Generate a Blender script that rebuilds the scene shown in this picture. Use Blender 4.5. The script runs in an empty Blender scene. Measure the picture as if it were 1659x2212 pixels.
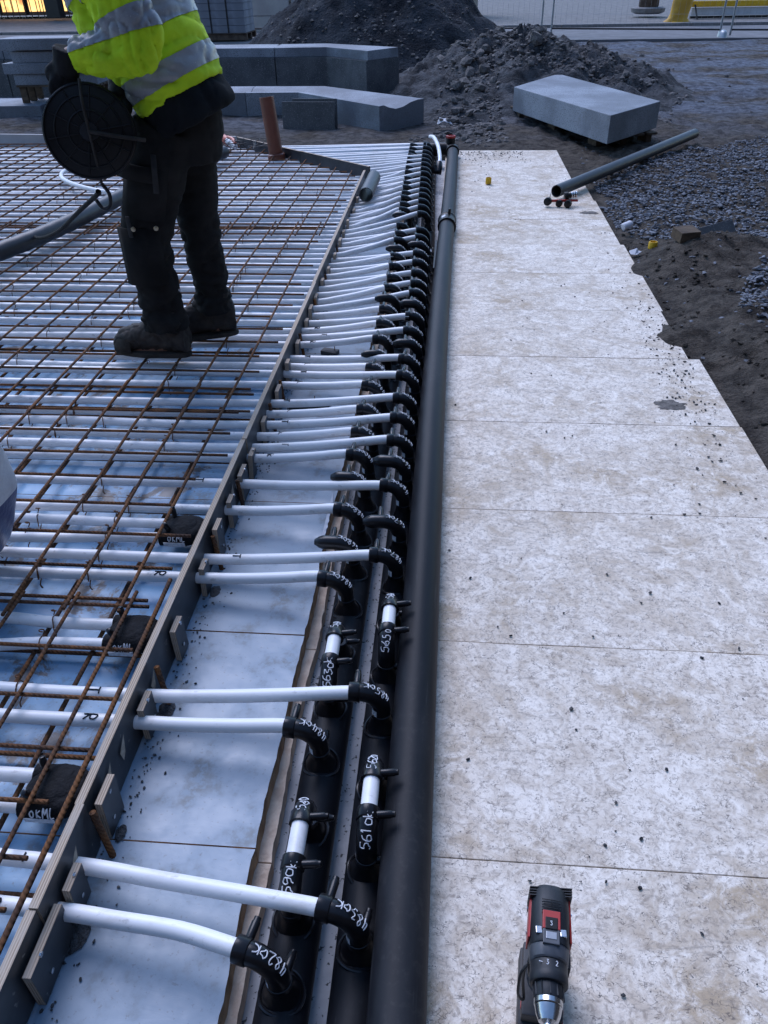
import bpy, bmesh, math, random
from mathutils import Vector, Matrix, noise
R = math.radians
rnd = random.Random(11)
scene = bpy.context.scene
COL = scene.collection

# ------------------------------------------------------------------ camera
CAM_H = 1.35
def camera():
    p, y, r = R(35.5), R(5.2), R(1.2)
    fw = Vector((-math.sin(y)*math.cos(p), math.cos(y)*math.cos(p), -math.sin(p)))
    rt = Vector((math.cos(y), math.sin(y), 0)); up = rt.cross(fw)
    rt2 = rt*math.cos(r) - up*math.sin(r); up2 = up*math.cos(r) + rt*math.sin(r)
    cd = bpy.data.cameras.new('camera'); co = bpy.data.objects.new('camera', cd); COL.objects.link(co)
    cd.sensor_fit = 'VERTICAL'; cd.angle = 2*math.atan(1106/1664)
    cd.clip_start = 0.05; cd.clip_end = 3000
    m = Matrix((( rt2.x, up2.x, -fw.x, 0), (rt2.y, up2.y, -fw.y, 0), (rt2.z, up2.z, -fw.z, CAM_H), (0, 0, 0, 1)))
    co.matrix_world = m
    scene.camera = co
camera()
# ------------------------------------------------------------------ light
SUN_EL, SUN_AZ = 48.0, -28.0       # degrees; azimuth clockwise from +Y
w = bpy.data.worlds.new('World'); scene.world = w; w.use_nodes = True
nt = w.node_tree; bg = nt.nodes['Background']
sky = nt.nodes.new('ShaderNodeTexSky'); sky.sky_type = 'NISHITA'; sky.sun_disc = False
sky.sun_elevation = R(SUN_EL); sky.sun_rotation = R(SUN_AZ); sky.ozone_density = 4.0; sky.air_density = 1.0; sky.dust_density = 0.0
nt.links.new(sky.outputs[0], bg.inputs[0]); bg.inputs[1].default_value = 0.10
sd = bpy.data.lights.new('sun', 'SUN'); so = bpy.data.objects.new('sun', sd); COL.objects.link(so)
sd.energy = 1.2; sd.angle = R(40); sd.color = (0.78, 0.78, 0.95)
dv = Vector((math.sin(R(SUN_AZ))*math.cos(R(SUN_EL)), math.cos(R(SUN_AZ))*math.cos(R(SUN_EL)), math.sin(R(SUN_EL))))
so.rotation_euler = (-dv).to_track_quat('-Z', 'Y').to_euler(); so.location = (4, 6, 8)
vs = scene.view_settings; vs.view_transform = 'Standard'; vs.look = 'None'; vs.gamma = 1; vs.use_curve_mapping = False
vs.exposure = 1.3

# ------------------------------------------------------------------ materials
MATS = {}
def _mix(nt, fac, a, b, typ='MIX'):
    n = nt.nodes.new('ShaderNodeMix'); n.data_type = 'RGBA'; n.blend_type = typ
    for sock, val in ((n.inputs[0], fac), (n.inputs[6], a), (n.inputs[7], b)):
        if hasattr(val, 'is_output'): nt.links.new(val, sock)
        else: sock.default_value = val if isinstance(val, float) else (*val[:3], 1)
    return n.outputs[2]
def _noise(nt, vec, scale, detail=4, rough=0.55, dist=0.0):
    n = nt.nodes.new('ShaderNodeTexNoise'); n.inputs['Scale'].default_value = scale
    n.inputs['Detail'].default_value = detail; n.inputs['Roughness'].default_value = rough; n.inputs['Distortion'].default_value = dist
    nt.links.new(vec, n.inputs['Vector']); return n.outputs[0]
def _ramp(nt, fac, lo, hi):
    n = nt.nodes.new('ShaderNodeMapRange'); n.inputs[1].default_value = lo; n.inputs[2].default_value = hi
    n.interpolation_type = 'SMOOTHSTEP'; nt.links.new(fac, n.inputs[0]); return n.outputs[0]
def _vec(nt, scale=(1, 1, 1), coord='Object'):
    t = nt.nodes.new('ShaderNodeTexCoord'); m = nt.nodes.new('ShaderNodeMapping')
    m.inputs['Scale'].default_value = scale; nt.links.new(t.outputs[coord], m.inputs[0]); return m.outputs[0]
def _math(nt, op, a, b=None):
    n = nt.nodes.new('ShaderNodeMath'); n.operation = op
    for i, v in enumerate((a, b)):
        if v is None: continue
        if hasattr(v, 'is_output'): nt.links.new(v, n.inputs[i])
        else: n.inputs[i].default_value = v
    return n.outputs[0]
def _bump(nt, bsdf, h, strength, dist=0.01):
    b = nt.nodes.new('ShaderNodeBump'); b.inputs['Strength'].default_value = strength; b.inputs['Distance'].default_value = dist
    nt.links.new(h, b.inputs['Height']); nt.links.new(b.outputs[0], bsdf.inputs['Normal'])
def base(name, rough=0.6, spec=0.5, metal=0.0):
    m = bpy.data.materials.new(name); m.use_nodes = True
    b = m.node_tree.nodes['Principled BSDF']
    b.inputs['Roughness'].default_value = rough; b.inputs['Specular IOR Level'].default_value = spec; b.inputs['Metallic'].default_value = metal
    MATS[name] = m
    return m, m.node_tree, b
def mat(name, c1, c2=None, scale=8, rough=0.6, spec=0.5, metal=0.0, bump=0.0, bscale=60, bdist=0.004, lo=0.35, hi=0.65, speck=None, sscale=120, sthr=0.66, stretch=(1, 1, 1), rvar=0.0):
    m, nt, b = base(name, rough, spec, metal)
    v = _vec(nt, stretch)
    c2 = c2 or tuple(x*0.75 for x in c1)
    n1 = _noise(nt, v, scale, 6, 0.6)
    out = _mix(nt, _ramp(nt, n1, lo, hi), c1, c2)
    if speck:
        s = _noise(nt, v, sscale, 2, 0.5)
        out = _mix(nt, _ramp(nt, s, sthr, sthr+0.06), out, speck)
    nt.links.new(out, b.inputs['Base Color'])
    if rvar:
        rr = nt.nodes.new('ShaderNodeMapRange'); rr.inputs[3].default_value = rough-rvar; rr.inputs[4].default_value = rough+rvar
        nt.links.new(n1, rr.inputs[0]); nt.links.new(rr.outputs[0], b.inputs['Roughness'])
    if bump:
        _bump(nt, b, _noise(nt, v, bscale, 5, 0.6), bump, bdist)
    return m

def board_material():
    m, nt, b = base('white_board', 0.62, 0.35)
    v = _vec(nt)
    info = nt.nodes.new('ShaderNodeObjectInfo')
    off = nt.nodes.new('ShaderNodeVectorMath'); off.operation = 'ADD'
    cmb = nt.nodes.new('ShaderNodeCombineXYZ'); nt.links.new(_math(nt, 'MULTIPLY', info.outputs['Random'], 37.0), cmb.inputs[2])
    nt.links.new(v, off.inputs[0]); nt.links.new(cmb.outputs[0], off.inputs[1]); v = off.outputs[0]
    big = _noise(nt, v, 3.2, 5, 0.6)
    mid = _noise(nt, v, 17, 10, 0.78, 0.9)
    fine = _noise(nt, v, 85, 5, 0.75, 0.8)
    c = _mix(nt, _ramp(nt, mid, 0.36, 0.66), (0.95, 0.86, 0.745), (0.64, 0.54, 0.43))
    stain = _math(nt, 'MULTIPLY', _ramp(nt, big, 0.46, 0.68), _ramp(nt, mid, 0.34, 0.58))
    smear = _ramp(nt, _noise(nt, v, 2.3, 12, 0.8, 1.4), 0.48, 0.60)
    c = _mix(nt, _math(nt, 'MULTIPLY', smear, 0.62), c, (0.54, 0.43, 0.31))
    c = _mix(nt, _math(nt, 'MULTIPLY', stain, 0.85), c, (0.46, 0.34, 0.21))
    scuff = _math(nt, 'MULTIPLY', _ramp(nt, _noise(nt, _vec(nt, (1.0, 7.0, 1.0)), 9, 5, 0.7, 0.6), 0.56, 0.66), _ramp(nt, mid, 0.42, 0.56))
    c = _mix(nt, _math(nt, 'MULTIPLY', scuff, 0.55), c, (0.30, 0.26, 0.22))
    c = _mix(nt, _math(nt, 'MULTIPLY', _ramp(nt, fine, 0.47, 0.66), 0.66), c, (0.30, 0.24, 0.19))
    # short hair-like fibres pressed in the facing: edges of a distorted cell pattern, broken up by noise
    dv = nt.nodes.new('ShaderNodeVectorMath'); dv.operation = 'MULTIPLY_ADD'
    nz = nt.nodes.new('ShaderNodeTexNoise'); nz.inputs['Scale'].default_value = 26; nz.inputs['Detail'].default_value = 3; nt.links.new(v, nz.inputs['Vector'])
    nt.links.new(nz.outputs[1], dv.inputs[0]); dv.inputs[1].default_value = (0.09, 0.05, 0.09); nt.links.new(v, dv.inputs[2])
    stv = nt.nodes.new('ShaderNodeVectorMath'); stv.operation = 'MULTIPLY'; stv.inputs[1].default_value = (1.0, 1.7, 1.0); nt.links.new(dv.outputs[0], stv.inputs[0])
    vo = nt.nodes.new('ShaderNodeTexVoronoi'); vo.feature = 'DISTANCE_TO_EDGE'; vo.inputs['Scale'].default_value = 62; nt.links.new(stv.outputs[0], vo.inputs['Vector'])
    line = _math(nt, 'SUBTRACT', 1.0, _ramp(nt, vo.outputs['Distance'], 0.01, 0.07))
    brk = _ramp(nt, _noise(nt, v, 48, 4, 0.7), 0.52, 0.58)
    c = _mix(nt, _math(nt, 'MULTIPLY', _math(nt, 'MULTIPLY', line, brk), 0.75), c, (0.15, 0.12, 0.10))
    sp = _noise(nt, v, 150, 2, 0.5)
    c = _mix(nt, _math(nt, 'MULTIPLY', _ramp(nt, sp, 0.70, 0.74), 0.9), c, (0.07, 0.07, 0.07))
    nt.links.new(c, b.inputs['Base Color'])
    _bump(nt, b, _math(nt, 'ADD', fine, mid), 0.35, 0.004)
    return m
def film_material():
    m, nt, b = base('blue_film_board', 0.42, 0.5)
    v = _vec(nt)
    big = _noise(nt, v, 2.4, 4, 0.55, 0.8)
    mid = _noise(nt, v, 9, 6, 0.65)
    fine = _noise(nt, v, 45, 5, 0.7)
    c = _mix(nt, _ramp(nt, big, 0.42, 0.62), (0.34, 0.43, 0.52), (0.20, 0.38, 0.57))
    sx = nt.nodes.new('ShaderNodeSeparateXYZ'); nt.links.new(v, sx.inputs[0])
    # the bare boards outside the formwork are paler than those under the pipes
    c = _mix(nt, _ramp(nt, sx.outputs[0], -0.70, -0.58), _mix(nt, 0.5, c, (0.13, 0.36, 0.60)), _mix(nt, 0.96, c, (0.265, 0.335, 0.405)))
    dirt = _math(nt, 'MULTIPLY', _ramp(nt, mid, 0.50, 0.66), _ramp(nt, fine, 0.38, 0.56))
    c = _mix(nt, _math(nt, 'MULTIPLY', dirt, 0.65), c, (0.19, 0.19, 0.175))
    spk = _ramp(nt, _noise(nt, v, 120, 3, 0.6), 0.62, 0.70)
    c = _mix(nt, _math(nt, 'MULTIPLY', spk, 0.45), c, (0.16, 0.16, 0.15))
    mud = _ramp(nt, _noise(nt, v, 6.5, 6, 0.7, 0.4), 0.545, 0.61)
    left = _math(nt, 'SUBTRACT', 1.0, _ramp(nt, sx.outputs[0], -0.80, -0.62))
    c = _mix(nt, _math(nt, 'MULTIPLY', _math(nt, 'MULTIPLY', mud, left), 0.9), c, (0.13, 0.105, 0.085))
    nt.links.new(c, b.inputs['Base Color'])
    rr = _ramp(nt, mid, 0.3, 0.7); mr = nt.nodes.new('ShaderNodeMapRange'); mr.inputs[3].default_value = 0.30; mr.inputs[4].default_value = 0.6
    nt.links.new(rr, mr.inputs[0]); nt.links.new(mr.outputs[0], b.inputs['Roughness'])
    _bump(nt, b, _noise(nt, _vec(nt, (1, 2.2, 1)), 9, 5, 0.6, 1.2), 0.05, 0.012)
    return m
def ply_material():
    m, nt, b = base('plywood_edge', 0.75, 0.2)
    v = _vec(nt)
    wv = nt.nodes.new('ShaderNodeTexWave'); wv.wave_type = 'BANDS'; wv.bands_direction = 'X'; wv.inputs['Scale'].default_value = 72
    wv.inputs['Distortion'].default_value = 0.6; wv.inputs['Detail'].default_value = 2; wv.inputs['Detail Scale'].default_value = 2
    nt.links.new(v, wv.inputs['Vector'])
    n = _noise(nt, _vec(nt, (1, 0.2, 1)), 60, 4)
    c = _mix(nt, wv.outputs[1], (0.60, 0.48, 0.36), (0.30, 0.22, 0.155))
    c = _mix(nt, _ramp(nt, n, 0.4, 0.7), c, (0.46, 0.39, 0.32))
    nt.links.new(c, b.inputs['Base Color']); _bump(nt, b, wv.outputs[1], 0.25, 0.002)
    return m
def rust_material():
    m, nt, b = base('rusty_steel', 0.85, 0.25)
    v = _vec(nt)
    n1 = _noise(nt, v, 14, 6, 0.65); n2 = _noise(nt, v, 90, 3, 0.6)
    c = _mix(nt, _ramp(nt, n1, 0.38, 0.62), (0.075, 0.042, 0.028), (0.20, 0.085, 0.032))
    c = _mix(nt, _math(nt, 'MULTIPLY', _ramp(nt, n2, 0.52, 0.7), 0.5), c, (0.035, 0.026, 0.023))
    nt.links.new(c, b.inputs['Base Color'])
    vw = _vec(nt, (1, 1, 1)); wv = nt.nodes.new('ShaderNodeTexWave'); wv.inputs['Scale'].default_value = 55; wv.bands_direction = 'DIAGONAL'
    nt.links.new(vw, wv.inputs['Vector']); _bump(nt, b, wv.outputs[1], 0.6, 0.003)
    return m
def pipe_white_material():
    m, nt, b = base('white_plastic_pipe', 0.38, 0.45)
    v = _vec(nt, (0.5, 1, 1)); n = _noise(nt, v, 12, 6, 0.7); f = _noise(nt, v, 70, 3, 0.6)
    info = nt.nodes.new('ShaderNodeObjectInfo')
    c = _mix(nt, _math(nt, 'MULTIPLY', _ramp(nt, n, 0.50, 0.72), 0.55), (0.90, 0.89, 0.88), (0.60, 0.55, 0.49))
    c = _mix(nt, _math(nt, 'MULTIPLY', _ramp(nt, f, 0.62, 0.72), 0.35), c, (0.30, 0.28, 0.25))
    c = _mix(nt, _math(nt, 'MULTIPLY', info.outputs['Random'], 0.16), c, (0.6, 0.6, 0.62))
    nt.links.new(c, b.inputs['Base Color']); return m
def dark_pipe_material():
    m, nt, b = base('dark_pipe', 0.42, 0.17)
    v = _vec(nt); n1 = _noise(nt, _vec(nt, (1, 0.3, 1)), 6, 6, 0.65); n2 = _noise(nt, _vec(nt, (1, 0.05, 1)), 60, 4, 0.7); n3 = _noise(nt, v, 55, 4, 0.7)
    c = _mix(nt, _ramp(nt, n1, 0.4, 0.7), (0.008, 0.009, 0.012), (0.024, 0.025, 0.028))
    c = _mix(nt, _math(nt, 'MULTIPLY', _ramp(nt, n2, 0.62, 0.70), 0.2), c, (0.09, 0.095, 0.10))
    c = _mix(nt, _math(nt, 'MULTIPLY', _math(nt, 'MULTIPLY', _ramp(nt, n3, 0.52, 0.66), _ramp(nt, n1, 0.46, 0.6)), 0.07), c, (0.16, 0.15, 0.14))
    nt.links.new(c, b.inputs['Base Color'])
    mr = nt.nodes.new('ShaderNodeMapRange'); mr.inputs[3].default_value = 0.40; mr.inputs[4].default_value = 0.62; nt.links.new(n1, mr.inputs[0]); nt.links.new(mr.outputs[0], b.inputs['Roughness'])
    return m
def ground_material():
    m, nt, b = base('soil', 0.95, 0.1)
    v = _vec(nt); s = nt.nodes.new('ShaderNodeSeparateXYZ'); nt.links.new(v, s.inputs[0])
    n1 = _noise(nt, v, 1.3, 6, 0.62); n2 = _noise(nt, v, 11, 8, 0.72); n3 = _noise(nt, v, 70, 4, 0.7)
    c = _mix(nt, _ramp(nt, n2, 0.35, 0.65), (0.17, 0.145, 0.12), (0.06, 0.051, 0.044))
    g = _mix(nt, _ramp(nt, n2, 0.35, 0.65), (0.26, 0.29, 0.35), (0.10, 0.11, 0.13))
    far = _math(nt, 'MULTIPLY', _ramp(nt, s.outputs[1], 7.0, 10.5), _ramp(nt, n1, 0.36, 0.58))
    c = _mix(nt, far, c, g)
    c = _mix(nt, _math(nt, 'MULTIPLY', _ramp(nt, n3, 0.58, 0.7), 0.5), c, (0.16, 0.15, 0.14))
    nt.links.new(c, b.inputs['Base Color'])
    _bump(nt, b, _math(nt, 'ADD', n2, _math(nt, 'MULTIPLY', n3, 0.6)), 1.0, 0.06)
    return m
def jacket_material():
    m, nt, b = base('hi_vis_yellow', 0.75, 0.2)
    v = _vec(nt); n = _noise(nt, v, 7, 5, 0.6); d = _noise(nt, v, 3.0, 5, 0.65)
    c = _mix(nt, _ramp(nt, n, 0.35, 0.7), (0.66, 0.92, 0.03), (0.50, 0.76, 0.02))
    c = _mix(nt, _math(nt, 'MULTIPLY', _ramp(nt, d, 0.52, 0.72), 0.5), c, (0.16, 0.21, 0.03))
    nt.links.new(c, b.inputs['Base Color'])
    _bump(nt, b, _noise(nt, v, 260, 2, 0.5), 0.25, 0.002)
    return m
board_material(); film_material(); ply_material(); rust_material(); pipe_white_material(); ground_material(); jacket_material()
mat('film_faced', (0.055, 0.058, 0.065), (0.030, 0.031, 0.034), 9, 0.42, 0.5, speck=(0.2, 0.19, 0.18), sscale=60, sthr=0.70)
mat('black_plastic', (0.008, 0.008, 0.009), (0.013, 0.013, 0.014), 12, 0.45, 0.28, bump=0.08, bscale=90)
mat('elbow_plastic', (0.007, 0.007, 0.009), (0.012, 0.012, 0.014), 12, 0.28, 0.35)
mat('black_tape', (0.009, 0.009, 0.010), (0.016, 0.016, 0.018), 30, 0.75, 0.15, bump=0.8, bscale=45, bdist=0.012)
dark_pipe_material()
mat('grey_pipe', (0.042, 0.044, 0.050), (0.028, 0.029, 0.033), 5, 0.45, 0.5, speck=(0.2, 0.19, 0.18), sscale=30, sthr=0.72)
mat('concrete_slab', (0.62, 0.62, 0.63), (0.46, 0.46, 0.47), 12, 0.8, 0.2, speck=(0.10, 0.10, 0.10), sscale=110, sthr=0.62, bump=0.2)
mat('granite', (0.30, 0.335, 0.38), (0.16, 0.18, 0.21), 1.6, 0.7, 0.35, speck=(0.12, 0.125, 0.13), sscale=150, sthr=0.56, bump=0.25, bscale=180, bdist=0.003)
mat('granite_dark', (0.13, 0.135, 0.14), (0.085, 0.09, 0.095), 4, 0.75, 0.3, speck=(0.24, 0.25, 0.26), sscale=120, sthr=0.60, bump=0.3, bscale=150, bdist=0.003)
mat('foam_brown', (0.60, 0.40, 0.25), (0.34, 0.21, 0.13), 22, 0.9, 0.1, bump=0.8, bscale=80, bdist=0.008)
mat('foam_pale', (0.86, 0.70, 0.55), (0.66, 0.50, 0.38), 25, 0.9, 0.1, bump=0.6, bscale=90, bdist=0.006)
mat('film_edge', (0.50, 0.53, 0.57), (0.40, 0.43, 0.48), 30, 0.35, 0.5)
mat('clear_film', (0.50, 0.60, 0.72), (0.38, 0.5, 0.66), 9, 0.25, 0.5, bump=0.6, bscale=14, bdist=0.01)
mat('pvc_orange', (0.19, 0.060, 0.034), (0.14, 0.044, 0.026), 6, 0.45, 0.5)
mat('pvc_mark', (0.55, 0.5, 0.45))
mat('gravel_stone', (0.25, 0.265, 0.30), (0.06, 0.063, 0.07), 40, 0.8, 0.3, lo=0.3, hi=0.7)
mat('mortar', (0.22, 0.20, 0.18), (0.12, 0.11, 0.10), 30, 0.95, 0.1, bump=0.8, bscale=90, bdist=0.006)
mat('rock', (0.21, 0.195, 0.185), (0.10, 0.092, 0.088), 6, 0.9, 0.2, bump=0.6, bscale=40, bdist=0.01)
mat('sand_pile', (0.062, 0.070, 0.082), (0.024, 0.027, 0.033), 2.2, 0.95, 0.1, bump=1.0, bscale=26, bdist=0.08)
mat('rubble_soil', (0.125, 0.128, 0.135), (0.048, 0.049, 0.052), 6, 0.95, 0.1, bump=1.0, bscale=40, bdist=0.04)
mat('pallet_wood', (0.15, 0.11, 0.075), (0.08, 0.06, 0.045), 8, 0.85, 0.2, stretch=(1, 4, 4), bump=0.3)
mat('trousers', (0.014, 0.014, 0.014), (0.026, 0.025, 0.024), 6, 0.9, 0.15, bump=0.35, bscale=240, bdist=0.002)
mat('trouser_grey', (0.05, 0.05, 0.05), (0.035, 0.035, 0.035), 20, 0.8, 0.2)
mat('dark_shirt', (0.018, 0.020, 0.023), (0.012, 0.013, 0.015), 8, 0.95, 0.1, bump=0.3, bscale=200, bdist=0.002)
mat('boot_leather', (0.060, 0.050, 0.042), (0.030, 0.026, 0.023), 14, 0.7, 0.3, bump=0.4, bscale=60, bdist=0.004)
mat('boot_sole', (0.075, 0.065, 0.055), (0.04, 0.036, 0.03), 18, 0.9, 0.2)
mat('glove', (0.012, 0.012, 0.013), (0.02, 0.02, 0.022), 30, 0.8, 0.2, bump=0.3, bscale=150, bdist=0.002)
mat('skin', (0.45, 0.27, 0.20), (0.40, 0.23, 0.17), 10, 0.55, 0.4)
mat('hair', (0.04, 0.028, 0.02), (0.025, 0.018, 0.012), 60, 0.6, 0.3)
mat('reflective', (0.33, 0.345, 0.36), (0.24, 0.25, 0.265), 10, 0.42, 0.6, speck=(0.42, 0.43, 0.45), sscale=200)
mat('brass', (0.45, 0.38, 0.26), None, 9, 0.4, 0.5, 0.8)
mat('marker_white', (0.80, 0.80, 0.82), (0.66, 0.66, 0.68), 50, 0.6)
mat('marker_black', (0.008, 0.008, 0.014), None, 9, 0.5)
mat('sticker', (0.72, 0.73, 0.75), (0.5, 0.5, 0.52), 90, 0.5)
mat('red_plastic', (0.42, 0.025, 0.020), (0.34, 0.02, 0.018), 12, 0.45, 0.5)
mat('drill_dark', (0.020, 0.023, 0.028), (0.014, 0.015, 0.018), 14, 0.5, 0.4, bump=0.15, bscale=150, bdist=0.002)
mat('drill_grey', (0.085, 0.092, 0.105), (0.06, 0.066, 0.075), 14, 0.45, 0.5)
mat('steel', (0.62, 0.63, 0.65), (0.48, 0.49, 0.5), 20, 0.25, 0.5, 1.0)
mat('galvanised', (0.36, 0.39, 0.42), (0.28, 0.3, 0.33), 20, 0.4, 0.5, 0.6)
mat('orange_plastic', (0.62, 0.13, 0.07), (0.5, 0.1, 0.06), 14, 0.45, 0.5)
mat('yellow_plastic', (0.75, 0.46, 0.02), (0.6, 0.35, 0.02), 14, 0.5, 0.4)
mat('yellow_tarp', (0.62, 0.36, 0.05), (0.48, 0.27, 0.04), 4, 0.6, 0.3, bump=0.6, bscale=9, bdist=0.03)
mat('bag_white', (0.78, 0.78, 0.80), (0.62, 0.62, 0.66), 9, 0.35, 0.5, bump=0.7, bscale=22, bdist=0.012)
mat('bag_blue', (0.010, 0.035, 0.16), (0.007, 0.025, 0.12), 7, 0.3, 0.5, bump=0.5, bscale=18, bdist=0.012)
mat('bag_print', (0.02, 0.07, 0.22), None, 9, 0.4)
mat('paper', (0.72, 0.72, 0.75), (0.6, 0.6, 0.64), 9, 0.7)
mat('asphalt', (0.19, 0.19, 0.20), (0.145, 0.145, 0.15), 3, 0.85, 0.3, bump=0.2, bscale=160)
mat('pavement', (0.21, 0.20, 0.195), (0.15, 0.145, 0.14), 5, 0.85, 0.2, bump=0.2)
mat('kerb_stone', (0.24, 0.235, 0.235), (0.17, 0.165, 0.165), 6, 0.8, 0.2, bump=0.3)
mat('cladding', (0.36, 0.36, 0.38), (0.28, 0.28, 0.30), 3, 0.6, 0.3)
mat('pale_panel', (0.42, 0.40, 0.38), (0.34, 0.32, 0.31), 2, 0.7, 0.3)
mat('paver', (0.25, 0.27, 0.31), (0.18, 0.19, 0.22), 2.5, 0.75, 0.25, bump=0.3)
mat('black_metal', (0.012, 0.012, 0.014), None, 9, 0.5)
mat('barrier_grey', (0.55, 0.60, 0.66), (0.45, 0.5, 0.56), 4, 0.6)
mat('wood_dark', (0.12, 0.09, 0.07), (0.07, 0.05, 0.04), 9, 0.85, 0.2)
mat('wood_pale', (0.48, 0.42, 0.34), (0.36, 0.3, 0.24), 12, 0.8, 0.2, stretch=(1, 6, 6))
mt_, nt_, b_ = base('lit_window', 0.3)
nn = _noise(nt_, _vec(nt_), 1.6, 4, 0.6)
cc = _mix(nt_, _ramp(nt_, nn, 0.35, 0.7), (1.0, 0.62, 0.22), (0.42, 0.16, 0.05))
nt_.links.new(cc, b_.inputs['Emission Color']); b_.inputs['Emission Strength'].default_value = 0.9; b_.inputs['Base Color'].default_value = (0.05, 0.04, 0.03, 1)

# ------------------------------------------------------------------ mesh helpers
def cat_rom(pts, n=5):
    P = [Vector(p) for p in pts]; out = []
    for i in range(len(P)-1):
        p0 = P[max(i-1, 0)]; p1 = P[i]; p2 = P[i+1]; p3 = P[min(i+2, len(P)-1)]
        for k in range(n):
            t = k/n
            out.append(0.5*((2*p1)+(p2-p0)*t+(2*p0-5*p1+4*p2-p3)*t*t+(3*p1-p0-3*p2+p3)*t**3))
    out.append(P[-1]); return out
def frames(P):
    T = []
    for i in range(len(P)):
        t = P[min(i+1, len(P)-1)]-P[max(i-1, 0)]
        T.append(t.normalized() if t.length > 1e-9 else Vector((0, 0, 1)))
    n = T[0].orthogonal().normalized()
    if abs(T[0].z) < 0.9: n = (Vector((0, 0, 1))-T[0]*T[0].z).normalized()
    N = []
    for t in T:
        n = (n-t*n.dot(t)); n = n.normalized() if n.length > 1e-6 else t.orthogonal().normalized(); N.append(n)
    return T, N
class MB:
    def __init__(self): self.v = []; self.f = []; self.m = []
    def add(self, v, f, mi=0):
        o = len(self.v); self.v += [tuple(p) for p in v]; self.f += [tuple(i+o for i in q) for q in f]; self.m += [mi]*len(f); return self
    def box(self, c, s, rot=None, mi=0):
        c = Vector(c); x, y, z = s[0]/2, s[1]/2, s[2]/2
        vs_ = [Vector(p) for p in ((-x,-y,-z),(x,-y,-z),(x,y,-z),(-x,y,-z),(-x,-y,z),(x,-y,z),(x,y,z),(-x,y,z))]
        if rot is not None: vs_ = [rot @ p for p in vs_]
        return self.add([p+c for p in vs_], [(3,2,1,0),(4,5,6,7),(0,1,5,4),(1,2,6,5),(2,3,7,6),(3,0,4,7)], mi)
    def prism(self, poly, z0, z1, mi=0, mtop=None):
        n = len(poly); v = [(p[0], p[1], z0) for p in poly]+[(p[0], p[1], z1) for p in poly]
        self.add(v, [tuple(range(n-1, -1, -1))]+[(i, (i+1) % n, n+(i+1) % n, n+i) for i in range(n)], mi)
        o = len(self.v)-2*n; self.f.append(tuple(o+n+i for i in range(n))); self.m.append(mi if mtop is None else mtop); return self
    def tube(self, pts, r, seg=8, mi=0, caps=True, closed=False, hollow=0):
        P = [Vector(p) for p in pts]; n = len(P); T, N = frames(P)
        rr = r if isinstance(r, (list, tuple)) else [r]*n
        v = []
        for i in range(n):
            b = T[i].cross(N[i])
            for k in range(seg):
                a = 2*math.pi*k/seg; v.append(P[i]+(N[i]*math.cos(a)+b*math.sin(a))*rr[i])
        f = [(i*seg+k, i*seg+(k+1) % seg, (i+1)*seg+(k+1) % seg, (i+1)*seg+k) for i in range(n-1) for k in range(seg)]
        if closed: f += [((n-1)*seg+k, (n-1)*seg+(k+1) % seg, (k+1) % seg, k) for k in range(seg)]
        elif caps: f += [tuple(range(seg-1, -1, -1)), tuple((n-1)*seg+k for k in range(seg))]
        return self.add(v, f, mi)
    def loft(self, rings, mi=0, caps=True, mis=None):
        s = len(rings[0]); v = [p for r_ in rings for p in r_]; o = len(self.v); self.v += [tuple(p) for p in v]
        for i in range(len(rings)-1):
            for k in range(s):
                self.f.append((o+i*s+k, o+i*s+(k+1) % s, o+(i+1)*s+(k+1) % s, o+(i+1)*s+k)); self.m.append(mis[i] if mis else mi)
        if caps:
            self.f.append(tuple(o+k for k in range(s-1, -1, -1))); self.m.append(mi)
            self.f.append(tuple(o+(len(rings)-1)*s+k for k in range(s))); self.m.append(mi)
        return self
    def lathe(self, prof, org=(0, 0, 0), axis=(0, 0, 1), seg=20, mi=0, mis=None, caps=True):
        ax = Vector(axis).normalized(); n = ax.orthogonal().normalized(); b = ax.cross(n); o = Vector(org)
        return self.loft([[o+ax*z+(n*math.cos(2*math.pi*k/seg)+b*math.sin(2*math.pi*k/seg))*max(r_, 1e-4) for k in range(seg)] for r_, z in prof], mi, caps, mis)
    def build(self, name, mats, parent=None, local=False, smooth=None, bevel=0, recenter=False, loc=None):
        me = bpy.data.meshes.new(name)
        v = self.v; org = Vector((0, 0, 0))
        if recenter:
            xs = [p[0] for p in v]; ys = [p[1] for p in v]; zs = [p[2] for p in v]
            org = Vector(((min(xs)+max(xs))/2, (min(ys)+max(ys))/2, min(zs))); v = [(p[0]-org.x, p[1]-org.y, p[2]-org.z) for p in v]
        me.from_pydata(v, [], self.f)
        ms = mats if isinstance(mats, (list, tuple)) else [mats]
        for m in ms: me.materials.append(MATS[m])
        me.polygons.foreach_set('material_index', self.m)
        bm = bmesh.new(); bm.from_mesh(me); bmesh.ops.recalc_face_normals(bm, faces=bm.faces)
        if bevel:
            es = [e for e in bm.edges if len(e.link_faces) == 2 and e.calc_face_angle(0) > R(30)]
            bmesh.ops.bevel(bm, geom=es, offset=bevel, segments=2, affect='EDGES', profile=0.6, clamp_overlap=True)
        bm.to_mesh(me); bm.free()
        if smooth is not None:
            me.polygons.foreach_set('use_smooth', [True]*len(me.polygons)); me.set_sharp_from_angle(angle=R(smooth))
        me.update()
        o = bpy.data.objects.new(name, me); o.location = org if loc is None else loc; COL.objects.link(o)
        if parent is not None: setp(o, parent, local)
        return o
def lmat(o): return Matrix.LocRotScale(o.location, o.rotation_euler, o.scale)
def wmat(o): return (wmat(o.parent) @ o.matrix_parent_inverse if o.parent else Matrix()) @ lmat(o)
def setp(o, parent, local=False):
    inv = Matrix() if local else wmat(parent).inverted()
    o.parent = parent; o.matrix_parent_inverse = inv
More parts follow.
